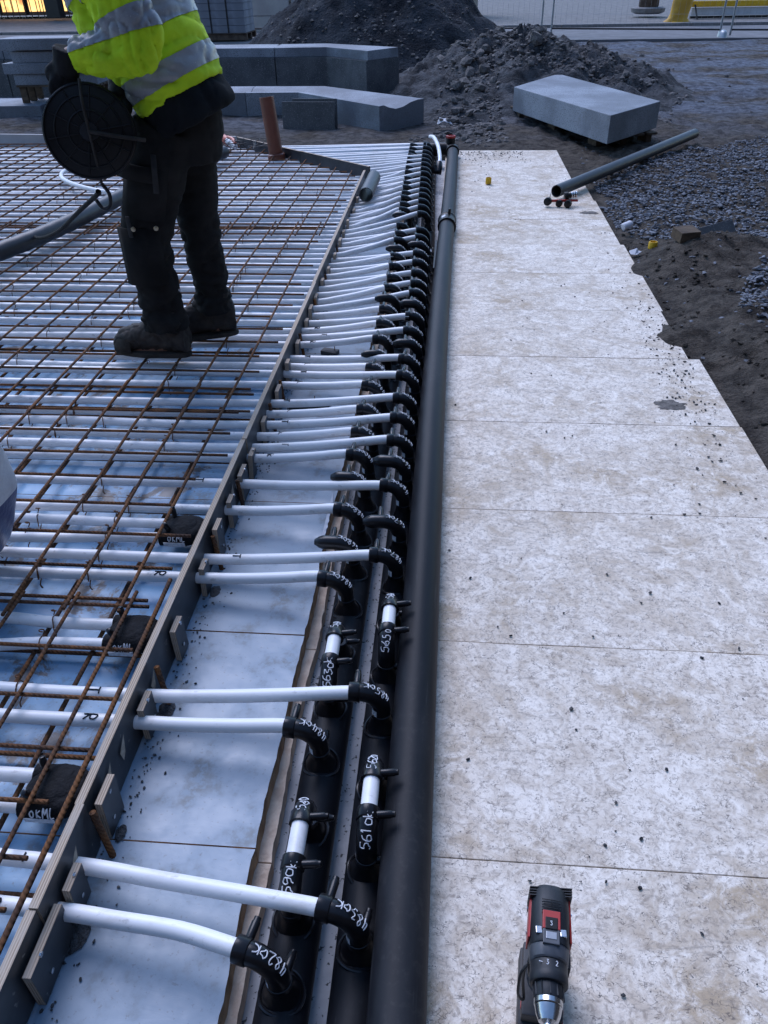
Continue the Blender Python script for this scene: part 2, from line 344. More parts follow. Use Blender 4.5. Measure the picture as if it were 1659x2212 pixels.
def tag(o, label=None, cat=None, group=None, kind=None):
    if label: o['label'] = label
    if cat: o['category'] = cat
    if group: o['group'] = group
    if kind: o['kind'] = kind
    return o
def empty(name, loc, label=None, cat=None, group=None, kind=None):
    o = bpy.data.objects.new(name, None); o.location = loc; o.empty_display_size = 0.05; COL.objects.link(o); return tag(o, label, cat, group, kind)
def inst(name, mesh, parent=None, loc=(0, 0, 0), rot=(0, 0, 0), scale=(1, 1, 1), local=False):
    o = bpy.data.objects.new(name, mesh); o.location = loc; o.rotation_euler = rot; o.scale = scale; COL.objects.link(o)
    if parent is not None: setp(o, parent, local)
    return o
def remeshed(mb, voxel):
    me = bpy.data.meshes.new('tmp'); me.from_pydata(mb.v, [], mb.f); me.update()
    bm = bmesh.new(); bm.from_mesh(me); bmesh.ops.recalc_face_normals(bm, faces=bm.faces); bm.to_mesh(me); bm.free()
    o = bpy.data.objects.new('tmp', me); COL.objects.link(o)
    md = o.modifiers.new('r', 'REMESH'); md.mode = 'VOXEL'; md.voxel_size = voxel
    sm = o.modifiers.new('s', 'SMOOTH'); sm.iterations = 3; sm.factor = 0.5
    dg = bpy.context.evaluated_depsgraph_get(); dg.update()
    ev = o.evaluated_get(dg); m2 = bpy.data.meshes.new_from_object(ev)
    bpy.data.objects.remove(o); bpy.data.meshes.remove(me); return m2
def nz(x, y, z=0.0): return noise.noise(Vector((x, y, z)))
def fbm(x, y, z=0.0, oct=4):
    s = 0; a = 1
    for i in range(oct): s += a*nz(x, y, z+i*7.3); x *= 2.03; y *= 2.03; a *= 0.5
    return s
def sstep(a, b, x):
    t = min(max((x-a)/(b-a), 0), 1); return t*t*(3-2*t)
def ordinal(n): return '%d%s' % (n, 'th' if 10 <= n % 100 <= 20 else {1: 'st', 2: 'nd', 3: 'rd'}.get(n % 10, 'th'))
def ico(r, sx, sy, sz, jit, rr):
    t = (1+5**0.5)/2
    vs_ = [(-1,t,0),(1,t,0),(-1,-t,0),(1,-t,0),(0,-1,t),(0,1,t),(0,-1,-t),(0,1,-t),(t,0,-1),(t,0,1),(-t,0,-1),(-t,0,1)]
    fs = [(0,11,5),(0,5,1),(0,1,7),(0,7,10),(0,10,11),(1,5,9),(5,11,4),(11,10,2),(10,7,6),(7,1,8),(3,9,4),(3,4,2),(3,2,6),(3,6,8),(3,8,9),(4,9,5),(2,4,11),(6,2,10),(8,6,7),(9,8,1)]
    q = Matrix.Rotation(rr.uniform(0, 6.28), 3, 'Z') @ Matrix.Rotation(rr.uniform(-0.5, 0.5), 3, 'X')
    out = []
    for p in vs_:
        p = Vector(p).normalized()*r*(1+rr.uniform(-jit, jit)); out.append(q @ Vector((p.x*sx, p.y*sy, p.z*sz)))
    return out, fs

def ring_pts(c, ax, rx, ry, seg, n0):
    ax = Vector(ax).normalized(); n0 = Vector(n0); n0 = (n0-ax*n0.dot(ax)).normalized(); b = ax.cross(n0)
    return [Vector(c)+n0*(rx*math.cos(2*math.pi*k/seg))+b*(ry*math.sin(2*math.pi*k/seg)) for k in range(seg)]
# stroke letters (unit box) for hand writing
GL = {'0': [[(.5,1),(.15,.8),(.1,.35),(.4,0),(.75,.15),(.85,.6),(.5,1)]], '1': [[(.3,.75),(.55,1),(.5,0)]],
 '2': [[(.15,.8),(.45,1),(.75,.8),(.6,.45),(.1,0),(.85,.05)]], '3': [[(.15,.95),(.75,.95),(.4,.6),(.8,.35),(.5,0),(.1,.12)]],
 '4': [[(.3,1),(.1,.4),(.8,.42)],[(.75,.95),(.6,0)]], '5': [[(.8,1),(.3,.97),(.22,.58),(.65,.6),(.75,.25),(.4,0),(.1,.1)]],
 '6': [[(.7,1),(.25,.6),(.15,.2),(.45,0),(.75,.2),(.6,.5),(.2,.35)]], '7': [[(.1,1),(.85,.95),(.35,0)],[(.3,.5),(.7,.52)]],
 '8': [[(.5,.52),(.2,.75),(.5,1),(.8,.75),(.5,.52),(.15,.22),(.5,0),(.85,.22),(.5,.52)]], '9': [[(.75,.7),(.45,.5),(.2,.75),(.5,1),(.78,.8),(.7,.3),(.45,0)]],
 'O': [[(.5,.75),(.15,.5),(.3,.1),(.65,.1),(.8,.5),(.5,.75)]], 'K': [[(.2,.8),(.2,0)],[(.75,.75),(.25,.4),(.8,.0)]],
 'k': [[(.2,1),(.15,0)],[(.7,.6),(.2,.3),(.75,.0)]], 'M': [[(.05,0),(.2,1),(.5,.4),(.8,1),(.95,0)]], 'L': [[(.25,1),(.2,0),(.8,.05)]],
 'T': [[(.05,.95),(.95,.95)],[(.5,.95),(.48,0)]], 'R': [[(.2,0),(.22,1),(.75,.85),(.7,.5),(.22,.48),(.85,0)]],
 'o': [[(.5,.6),(.15,.4),(.3,.03),(.7,.05),(.8,.4),(.5,.6)]], 'v': [[(.1,.6),(.45,0),(.85,.6)]], 'e': [[(.15,.32),(.8,.34),(.6,.6),(.25,.5),(.15,.15),(.5,0),(.8,.1)]],
 'r': [[(.25,.6),(.25,0)],[(.25,.4),(.5,.6),(.75,.55)]], 'b': [[(.2,1),(.2,0),(.65,.03),(.75,.35),(.5,.58),(.2,.45)]], 'z': [[(.15,.6),(.8,.58),(.15,0),(.85,.03)]], 'w': [[(.05,.6),(.28,0),(.5,.45),(.72,0),(.95,.6)]]}
def text_strokes(txt, size, fn, rad, mb, gap=1.05, jitter=0.05, seed=0):
    """fn(u, v) -> point on the surface; u along the line, v up, metres; text centred at 0"""
    rr = random.Random(seed); wd = size*0.62; tot = len(txt)*wd*gap; x = -tot/2
    for ch in txt:
        dy = rr.uniform(-jitter, jitter)*size
        for st in GL.get(ch, []):
            pts = cat_rom([(p[0], p[1], 0) for p in st], 3) if len(st) > 2 else [Vector((*st[0], 0)), Vector((*st[0], 0)).lerp(Vector((*st[1], 0)), .5), Vector((*st[1], 0))]
            mb.tube([fn(x+p.x*wd, (p.y-0.5)*size+dy) for p in pts], rad, 5)
        x += wd*gap

# ================================================================== SETTING
# ---- ground
def edge_x(y): return 1.05 if y < 3.03 else (0.99 if y < 5.0 else (0.97 if y < 6.06 else 0.88))
def gz(x, y):
    inside = (x < edge_x(y)-0.025) and y < 7.40 and x > -5.6
    n = 0.030*fbm(x*0.9, y*0.9, 3.1)+0.016*fbm(x*4, y*4, 1.7, 3)
    if x > 0.5 and y < 9: n += 0.022*fbm(x*7, y*7, 5.0, 4)+0.016*(1-2*abs(nz(x*5.5, y*9, 2.2)))+0.008*fbm(x*26, y*26, 7.0, 2)
    d = max(x-edge_x(y), y-7.40, -5.6-x)
    z = -0.02+n*sstep(0, 0.35, max(d, 0))
    # earth ridge thrown up beside the boards and its spill over the board edge
    t = Vector((x-1.42, y-4.42)); u = (t.x*0.80+t.y*0.60); v = (-t.x*0.60+t.y*0.80)
    z += 0.085*math.exp(-(u/0.45)**2-(v/0.17)**2)
    t = Vector((x-2.1, y-4.2)); z += 0.05*math.exp(-(t.x/0.5)**2-(t.y/0.35)**2)
    z += 0.06*math.exp(-((x-1.9)/0.5)**2-((y-2.9)/0.7)**2)
    z += 0.05*sstep(1.0, 1.25, x)*sstep(4.9, 4.2, y)*sstep(0, 1.2, y)
    sp = math.exp(-((x-1.04)/0.14)**2-((y-3.28)/0.17)**2)
    spill = -0.045+0.085*sp+0.02*fbm(x*13, y*13, 9.0, 3)
    sp2 = math.exp(-((x-1.03)/0.05)**2-((y-3.9)/0.25)**2); spill = max(spill, -0.045+0.05*sp2+0.012*fbm(x*14, y*14, 2.0, 3))
    if inside: return max(-0.16, spill) if 0.8 < x < 1.1 and 2.9 < y < 4.2 and spill > -0.03 else -0.16
    if y < 3.0 and x < 1.25: z -= 0.02
    z = max(z, spill if 0.8 < x < 1.2 and 3.04 < y < 4.2 else -1)
    # hollow of the footprints and ruts further out
    if y > 8: z += 0.04*fbm(x*1.7, y*2.4, 8.8, 4)*sstep(8, 10, y)*(1-sstep(17, 19, y))
    return z
def line_grid(segs):
    out = []
    for a, b, s in segs:
        n = max(1, round((b-a)/s)); out += [a+(b-a)*i/n for i in range(n)]
    out.append(segs[-1][1]); return out
def make_ground():
    xs = line_grid([(-600, -60, 180), (-60, -12, 12), (-12, -5.7, 0.9), (-5.7, -5.5, 0.05), (-5.5, 0.75, 0.18), (0.75, 1.6, 0.022), (1.6, 2.9, 0.04), (2.9, 8, 0.25), (8, 60, 10), (60, 600, 180)])
    ys = line_grid([(-300, -20, 90), (-20, 0, 5), (0, 1.6, 0.1), (1.6, 4.9, 0.024), (4.9, 7.3, 0.04), (7.3, 7.5, 0.03), (7.5, 12, 0.08), (12, 19.2, 0.2), (19.2, 26, 1.5), (26, 60, 10), (60, 900, 280)])
    v = []
    for y in ys:
        for x in xs:
            z = gz(x, y) if (-12 < x < 10 and -1 < y < 19.4) else -0.03
            v.append((x, y, z))
    nx = len(xs); f = [(j*nx+i, j*nx+i+1, (j+1)*nx+i+1, (j+1)*nx+i) for j in range(len(ys)-1) for i in range(nx-1)]
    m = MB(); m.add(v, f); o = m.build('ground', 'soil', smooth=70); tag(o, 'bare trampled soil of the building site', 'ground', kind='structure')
make_ground()
# ---- slab under the manifolds
m = MB(); m.box((-0.2, 3.5, -0.115), (0.75, 8.0, 0.05)); tag(m.build('concrete_slab', 'concrete_slab', recenter=True), 'grey concrete slab seen between the manifold pipes', 'slab', kind='structure')

# ---- white insulation boards right of the pipes
def board(poly, z0, z1, rr, dip=0.0):
    return MB().prism(poly, z0, z1)
wb = empty('white_board_floor', (0.5, 3.5, -0.09), 'white fleece faced insulation boards laid beside the pipes', 'floor', kind='structure')
YB = [-0.6, 0.245, 0.795, 1.355, 1.92, 2.47, 3.035, 3.57, 4.10, 4.612, 5.15, 5.62, 6.06, 7.36]
RX = [1.5, 1.5, 1.22, 1.10, 1.062, 1.045, 1.04, 0.995, 1.005, 1.003, 0.985, 0.985, 0.975, 0.90]
bl = random.Random(4)
for i in range(len(YB)-1):
    g = 0.0007 if i not in (3, 8) else 0.0016
    y0, y1 = YB[i]+g, YB[i+1]-g; xl = -0.058; xr = RX[i+1]; zt = bl.uniform(-0.0025, 0.0)
    n = 9; poly = []
    for k in range(n+1): poly.append((xl+(xr-xl)*k/n, y0+0.0022*nz(k*1.7, i*3.1)))
    for k in range(1, 5): poly.append((xr+0.004*nz(k, i*2.0, 4), y0+(y1-y0)*k/5))
    for k in range(n, -1, -1): poly.append((xl+(xr-xl)*k/n, y1+0.0022*nz(k*1.7, i*3.1+9)))
    MB().prism(poly, -0.088, zt).build('insulation_board', 'white_board', wb, bevel=0.0012)
# ---- blue boards left of the pipes, two layers with torn cut edges
fb = empty('blue_board_floor', (-2.5, 3.6, -0.09), 'pale blue film covered insulation boards under the pipes', 'floor', kind='structure')
YL = [-0.6, 0.788, 1.352, 1.92, 2.47, 3.03, 3.58, 4.13, 4.7, 5.25, 5.8, 6.4, 7.0, 7.42]
def cut_edge(y, seed, amp=0.012): return amp*fbm(y*3.1, seed, 0, 3)+amp*0.4*nz(y*31, seed+5)
def edge_poly(x0, xe, y0, y1, seed, amp):
    n = max(3, int((y1-y0)/0.02)); poly = [(x0, y1), (x0, y0)]
    for k in range(n+1):
        y = y0+(y1-y0)*k/n; poly.append((xe+cut_edge(y, seed, amp), y))
    return poly
for i in range(len(YL)-1):
    zt = bl.uniform(-0.002, 0)
    o = MB().prism(edge_poly(-5.5, -0.328, YL[i]+0.0015, YL[i+1]-0.0015, 2.0, 0.008), -0.047, zt, 0, 1).build('insulation_board', ['foam_brown', 'blue_film_board'], fb)
    MB().prism(edge_poly(-2.0, -0.306, YL[i]+0.0015, YL[i+1]-0.0015, 8.0, 0.008), -0.089, -0.049, 0).build('lower_insulation_board', ['foam_pale'], fb)
# loose film edge lying along the cut
for (ya, yb, xo, wd) in ((1.70, 1.98, -0.338, 0.010),):
    mb = MB(); n = int((yb-ya)/0.015); v = []; f = []
    for k in range(n+1):
        y = ya+(yb-ya)*k/n; z = 0.003+0.003*abs(nz(y*9, 3)); taper = min(1, k/4, (n-k)/4)
        v += [(xo-wd*0.3*taper, y, z), (xo+wd*0.7*taper+0.005*nz(y*60, 1), y, z+0.003*nz(y*14, 7)+0.002)]
    f = [(2*k, 2*k+1, 2*k+3, 2*k+2) for k in range(n)]
    mb.add(v, f); o = mb.build('film_strip', 'film_edge', fb)
    md = o.modifiers.new('thick', 'SOLIDIFY'); md.thickness = 0.001
# ---- street, kerbs, pavement
def flat(name, poly, z0, z1, mt, label, cat):
    o = MB().prism(poly, z0, z1).build(name, mt, recenter=True); return tag(o, label, cat, kind='structure')
flat('street', [(-60, 19.35), (60, 17.6), (60, 21.2), (-60, 22.7)], -0.3, 0.012, 'asphalt', 'pale grey asphalt street behind the site', 'street')
flat('pavement', [(-60, 22.96), (60, 21.46), (60, 80), (-60, 80)], -0.3, 0.06, 'pavement', 'grey pavement across the street', 'pavement')
kb = empty('kerb', (0, 21.9, 0), 'stone kerb across the street', 'kerb', kind='structure')
kmesh = None
for i in range(44):
    t = -22+i; x = t; y = 22.83+(-60-x)*(1.5/120)-0.0
    y = 22.83-(x+60)*(1.5/120)
    rot = (0, 0, math.atan2(-1.5, 120))
    if kmesh is None:
        o = MB().box((0, 0, 0), (0.985, 0.24, 0.34)).build('kerb_block', 'kerb_stone', kb, bevel=0.012); kmesh = o.data
        o.location = (x, y, -0.095); o.rotation_euler = rot
    else: inst('kerb_block', kmesh, kb, (x, y, -0.095), rot)

# ================================================================== PIPES AND MANIFOLDS
def drift(y): return -0.052*sstep(3.0, 7.6, y)*1.15
def cL(y): return -0.233+drift(y)*0.95
def cR(y): return -0.114+drift(y)*1.1
def cB(y): return -0.043+0.045*sstep(2.2, 7.4, y)
MR = 0.045
PZ = 0.098                     # height of the pipe axis at the elbow end
ER = 0.0192
def elbow_axis(reach):
    P = [Vector((0, 0, -0.004)), Vector((0, 0, 0.02)), Vector((0, 0, 0.052))]
    for k in range(1, 9):
        a = k/8*math.pi/2; P.append(Vector((-0.046+0.046*math.cos(a), 0, 0.052+0.046*math.sin(a))))
    P.append(Vector((-reach, 0, PZ))); return P
def arc_fn(P):
    L = [0]
    for i in range(1, len(P)): L.append(L[-1]+(P[i]-P[i-1]).length)
    def f(s):
        s = min(max(s, 0), L[-1])
        for i in range(1, len(P)):
            if s <= L[i]:
                t = (s-L[i-1])/(L[i]-L[i-1]); p = P[i-1].lerp(P[i], t); d = (P[i]-P[i-1]).normalized(); return p, d
        return P[-1], (P[-1]-P[-2]).normalized()
    return f, L[-1]
def elbow_mesh(kind):
    mb = MB(); reach = 0.066 if kind != 'short' else 0.052
    P = elbow_axis(reach); r = [ER]*len(P); r[0] = 0.032; r[1] = 0.0215
    if kind == 'cap':
        P += [Vector((-0.078, 0, PZ)), Vector((-0.088, 0, PZ)), Vector((-0.094, 0, PZ)), Vector((-0.1, 0, PZ))]; r += [ER*0.98, ER*0.8, 0.011, 0.008]
    mb.tube(P, r, 16)
    # collar and welding bead round the saddle
    if kind != 'cap': mb.tube([(-reach+0.022, 0, PZ), (-reach+0.02, 0, PZ), (-reach-0.001, 0, PZ), (-reach-0.002, 0, PZ)], [ER, ER+0.0022, ER+0.0022, ER], 16)
    mb.tube([(0, 0, 0.026), (0, 0, 0.027), (0, 0, 0.040), (0, 0, 0.041)], [ER, ER+0.002, ER+0.002, ER], 16)
    ring = [(0.037*math.cos(a*math.pi/12), 0.036*math.sin(a*math.pi/12), -0.002-0.010*math.cos(a*math.pi/12)**2) for a in range(24)]
    mb.tube(ring, 0.003, 6, closed=True)
    o = mb.build('elbow', 'elbow_plastic', smooth=50); me = o.data; bpy.data.objects.remove(o); return me
ELB = {k: elbow_mesh(k) for k in ('open', 'cap', 'short')}
def pin_mesh():
    mb = MB(); mb.lathe([(0.0075, 0), (0.0075, 0.026), (0.0062, 0.028), (0.0058, 0.034), (0.003, 0.035)], seg=10)
    o = mb.build('pin', 'elbow_plastic', smooth=40); me = o.data; bpy.data.objects.remove(o); return me
PIN = pin_mesh()
def sticker_mesh():
    mb = MB(); v = []
    for j in range(2):
        for k in range(5):
            a = R(200+k*11); rr_ = ER+0.0012; v.append((rr_*math.cos(a), rr_*math.sin(a), 0.042+0.017*j))
    mb.add(v, [(k, k+1, 6+k, 5+k) for k in range(4)])
    o = mb.build('sticker', 'sticker'); me = o.data; bpy.data.objects.remove(o); return me
STK = sticker_mesh()
def write_on_elbow(elb, txt, flip, seed, reach=0.066, at=0.66):
    f, L = arc_fn(elbow_axis(reach)); mid = L*at; mb = MB()
    def fn(u, v):
        if flip: u, v = -u, -v
        p, d = f(mid+u); b = Vector((0, -1, 0)); n = b.cross(d)*-1
        n = d.cross(b); n = n if n.z >= 0 or n.x > 0 else -n
        a = v/ER; return p+(n*math.cos(a)+b*math.sin(a))*(ER+0.0022)
    text_strokes(txt, 0.0165, fn, 0.00105, mb, 0.92, 0.16, seed)
    return mb.build('marker_writing', 'marker_white', elb, local=True, smooth=60)
def add_elbow(man, x, y, kind='open', rz=0.0, txt=None, flip=False, seed=0, detail=True, tilt=0.0):
    e = inst('elbow', ELB[kind], man, (x, y, -0.001), (tilt, 0, rz))
    pr_ = 0.052 if kind != 'short' else 0.040
    if detail:
        sg_ = -1 if flip else 1
        inst('terminal_pin', PIN, e, (-pr_, 0.016*sg_, PZ+0.006), (R(-80)*sg_, 0, 0), local=True)
        inst('terminal_pin', PIN, e, (0.004, 0.016*sg_, 0.033), (R(-85)*sg_, 0, 0), local=True)
        inst('sticker', STK, e, local=True)
    if txt: write_on_elbow(e, txt, flip, seed, 0.066 if kind != 'short' else 0.052, 0.66 if kind != 'short' else (0.74 if not flip else 0.80))
    return e
Rp = [.622, 1.091, 1.553, 1.872, 2.153, 2.298, 2.446, 2.614, 2.77, 3.058, 3.211, 3.514, 3.652, 3.793, 3.962, 4.102, 4.40, 4.546, 4.898, 5.049, 5.198, 5.355, 5.498, 5.66, 5.804, 5.995, 6.127, 6.294, 6.446, 6.59, 6.747, 6.927, 7.069]
Rc = [1.706, 2.015, 2.924, 3.363, 4.257]
Lp = [.547, .989, 1.456, 1.748, 2.049, 2.19, 2.345, 2.523, 2.674, 2.963, 3.124, 3.291, 3.576, 3.73, 3.901, 4.052, 4.352, 4.476, 4.64, 4.99, 5.117, 5.281, 5.409, 5.566, 5.689, 5.829, 6.021, 6.169, 6.338, 6.484, 6.622, 6.748, 6.887, 7.04]
Lc = [1.602, 1.916, 2.814, 3.436, 4.19, 4.859]
manL = empty('manifold', (cL(0), 0, -0.09), 'black manifold pipe nearest the blue boards with a row of elbows', 'manifold', 'manifold pipes in the slot')
manR = empty('manifold', (cR(0), 0, -0.09), 'black manifold pipe in the middle, between its twin and the thick pipe', 'manifold', 'manifold pipes in the slot')
for man, cf in ((manL, cL), (manR, cR)):
    P = [Vector((cf(y/4), y/4, -0.0455)) for y in range(-3, 30)]
    MB().tube(P, MR, 24).build('pipe', 'dark_pipe', man, smooth=40)
pipes = [('L', y) for y in Lp]+[('R', y) for y in Rp]; pipes.sort(key=lambda p: p[1])
known = [.619, .70, 1.015, 1.087, 1.482, 1.559, 1.785, 1.925, 2.073, 2.138, 2.213, 2.292, 2.37, 2.45, 2.60, 2.696, 2.765, 2.837, 2.975, 3.049]
nrest = len(pipes)-len(known)
holes = known+[3.12+(7.16-3.12)*i/(nrest-1) for i in range(nrest)]
HOLE = dict(zip(pipes, holes)); ETH = {}
num = {'L': 482, 'R': 483}
for side, man, cf, ps, cs in (('L', manL, cL, Lp, Lc), ('R', manR, cR, Rp, Rc)):
    k = num[side]
    for y in ps:
        yh_ = HOLE[(side, y)]; th_ = max(-.26, min(.26, math.atan((yh_-y)/(cf(y)+.57))*1.15)) if y < 6 else 0.0; ETH[(side, y)] = th_
        add_elbow(man, cf(y), y, 'open', -th_, '%dOK' % k if y < 4.2 else None, False, k, y < 4.6, R(rnd.uniform(-4, 4))); k += 2
    k = 568 if side == 'L' else 567
    for y in cs:
        add_elbow(man, cf(y), y, 'cap', R(rnd.uniform(-6, 6)), '%dOK' % k if y < 4.3 else None, False, k, True); k += 2
for man, cf, ya, yb, na, nb in ((manL, cL, 0.664, 0.834, '559Ok', '560'), (manR, cR, 0.766, 0.934, '561Ok', '562O'), (manL, cL, 1.132, 1.300, '563Ok', '564'), (manR, cR, 1.236, 1.405, '565O', '566'), (manR, cR, 0.30, 0.46, '', '558O')):
    add_elbow(man, cf(ya), ya, 'short', R(-90), na, False, int(na[:3] or 1)); add_elbow(man, cf(yb), yb, 'short', R(90), nb, True, int(nb[:3]))
    MB().tube([(cf(ya), ya+0.045, PZ), (cf(yb), yb-0.045, PZ)], 0.0155, 16).build('link_pipe', 'white_plastic_pipe', man, smooth=60)
# coupling sleeve on the middle manifold
MB().tube([(cR(4.42), 4.42, -.0455), (cR(4.42), 4.43, -.0455), (cR(4.52), 4.52, -.0455), (cR(4.52), 4.53, -.0455)], [MR, MR+.008, MR+.008, MR], 20).build('coupling_sleeve', 'black_plastic', manR, smooth=40)
MB().box((cR(4.47)+0.02, 4.47, 0.003), (0.02, 0.04, 0.002), Matrix.Rotation(R(25), 3, 'Y')).build('sticker', 'sticker', manR)

# ---- thick pipe on the boards
bp = empty('thick_pipe', (cB(0), 0, 0), 'thick dark plastic pipe lying on the edge of the white boards', 'pipe')
P = [Vector((cB(y/4), y/4, 0.046)) for y in range(-3, 29)]
MB().tube(P, 0.0455, 28).build('pipe', 'dark_pipe', bp, smooth=40)
mb = MB(); yc = 4.86
mb.tube([(cB(yc), yc-.075, .046), (cB(yc), yc-.074, .046), (cB(yc), yc-.055, .046), (cB(yc), yc-.05, .046), (cB(yc), yc+.05, .046), (cB(yc), yc+.055, .046), (cB(yc), yc+.074, .046), (cB(yc), yc+.075, .046)], [.046, .056, .057, .053, .053, .057, .056, .046], 24)
mb.lathe([(.009, 0), (.009, .03), (.006, .032)], (cB(yc)+.012, yc+.02, .098), (0.1, 0, 1), 10)
cp = mb.build('coupling_sleeve', 'black_plastic', bp, smooth=40)
MB().box((cB(yc)-.022, yc-.02, .0955), (.024, .04, .002), Matrix.Rotation(R(-24), 3, 'Y')).build('sticker', 'sticker', cp)
# end bend: turns left to the manifolds, red plug on top
mb = MB(); ye = 7.05
pts = [Vector((cB(ye), ye-.02, .046)), Vector((cB(ye), ye+.04, .046))]
for k in range(1, 7):
    a = k/6*math.pi/2; pts.append(Vector((cB(ye)-.06+.06*math.cos(a), ye+.04+.06*math.sin(a), .046)))
pts += [Vector((cB(ye)-.12, ye+.10, .046)), Vector((cB(ye)-.21, ye+.10, .04))]
mb.tube(pts, [.055]*2+[.052]*6+[.055, .055], 20)
mb.tube([(cB(ye)-.02, ye+.095, .08), (cB(ye)-.02, ye+.095, .135)], .038, 18)
MB.build(mb, 'end_bend', 'black_plastic', bp, smooth=40)
MB().lathe([(.030, 0), (.040, .004), (.040, .02), (.030, .022), (.028, .012)], (cB(ye)-.02, ye+.095, .134), (0, 0, 1), 18).build('plug', 'red_plastic', bp, smooth=40)

# ---- white heating pipes
WR = 0.0147
def far_line_x(y): return -0.60-(y-5.95)*1.05
WIRE = None
def wire_mesh():
    mb = MB(); P = []
    for k in range(11):
        a = R(-70+k*29); P.append((0.002*math.sin(k), 0.0178*math.cos(a), 0.0178*math.sin(a)))
    mb.tube(P, 0.0016, 5)
    mb.tube(cat_rom([(0, .008, .020), (.004, .012, .032), (.001, .004, .040), (.008, -.006, .046), (.016, -.004, .044)], 3), 0.0016, 5)
    mb.tube(cat_rom([(0, .006, -.019), (-.002, -.012, -.030), (.004, -.02, -.036)], 3), 0.0016, 5)
    o = mb.build('tie_wire', 'rusty_steel', smooth=60); me = o.data; bpy.data.objects.remove(o); return me
WIRE = wire_mesh()
def pipe_writing(obj, ch, x, y, z, sz=0.032):
    mb = MB()
    def fn(u, v):
        a = (v)/WR*0.75+0.15; return Vector((x-u, y-math.sin(a)*(WR+.0005), z+math.cos(a)*(WR+.0005)))
    def fn2(u, v):     # letters turned a quarter, read along the tube
        a = u/WR*0.9+0.25; return Vector((x+v*0.9, y-math.sin(a)*(WR+.0006), z+math.cos(a)*(WR+.0006)))
    text_strokes(ch, sz, fn2, 0.0018, mb, seed=int(y*100)); mb.build('marker_letter', 'marker_black', obj)
XW = -5.3
for i, ((side, ye), yh) in enumerate(zip(pipes, holes)):
    cf = cL if side == 'L' else cR
    th_ = ETH[(side, ye)]; yr = ye; xe = cf(ye)-0.062*math.cos(th_); ye = ye+0.062*math.sin(th_); xh = -0.632 if yh < 5.9 else far_line_x(yh)
    zh = 0.060
    rr = random.Random(i*7+1); a = rr.uniform(-.012, .012); b = rr.uniform(-.012, .012)
    bend = 0.0
    if i == 0: bend = 0.008
    slope = 0.055 if i < 2 else (0.03 if i < 4 else 0.0)
    pts = [(XW, yh+b+slope*3, .055), (-3.2, yh+a, .056+rr.uniform(-.004, .004)), (-2.1, yh+b*0.8+slope*0.9, .055), (-1.35, yh+a*0.7+slope*0.45, .057+rr.uniform(-.005, .005)), (-0.95, yh+b*0.3+slope*0.15, .058)]
    if xh < -0.7: pts = [p for p in pts if p[0] < xh-0.12]
    pts.append((xh, yh, zh))
    dx = xe-xh
    pts.append((xh+dx*0.35, yh+(ye-yh)*0.30+bend*0.6, zh+0.008)); pts.append((xh+dx*0.68, yh+(ye-yh)*0.63+bend, zh+(PZ-zh)*0.58)); pts.append((xe-0.02*math.cos(th_), ye+.02*math.sin(th_), PZ-0.001)); pts.append((xe+0.012*math.cos(th_), ye-.012*math.sin(th_), PZ))
    seg = 14 if ye < 2.6 else 10
    o = MB().tube(cat_rom(pts, 4), WR, seg).build('heating_pipe', 'white_plastic_pipe', recenter=True, smooth=60)
    to = 'left' if side == 'L' else 'middle'
    lab = 'white heating pipe, %s from the near end, joined to the %s manifold' % (ordinal(i+1), 'first' if side == 'L' else 'second')
    tag(o, lab, 'pipe', 'white heating pipes crossing the formwork')
    nt_ = 5 if yh < 2.6 else (4 if yh < 4.5 else 2)
    for k in range(nt_):
        x = -0.78-0.135*rr.choice(range(1, 9 if yh < 2 else 16))
        if xh < -0.7: x = min(x, xh-0.2)
        t = inst('tie_wire', WIRE, o, (x, yh+slope*(-0.6-x)*0.6+(a*0.5 if x < -1.2 else b*0.3), .057), (0, 0, R(rr.uniform(-15, 15))))
    if 0 < yh < 3.2:
        if i == 0: pipe_writing(o, 'R', -0.735, yh+0.004, .0595)
        elif i == 1: pipe_writing(o, 'T', -0.73, yh+0.004, .0595)
        elif i in (2, 4): pipe_writing(o, 'R', -0.72, yh+.001, .059)
        elif i in (3, 7): pipe_writing(o, 'T', -0.74, yh+.001, .059)
        else: pipe_writing(o, 'T' if side == 'R' else 'R', -0.55+rr.uniform(-.02, .04), yh+(ye-yh)*0.13, .0635, 0.024)
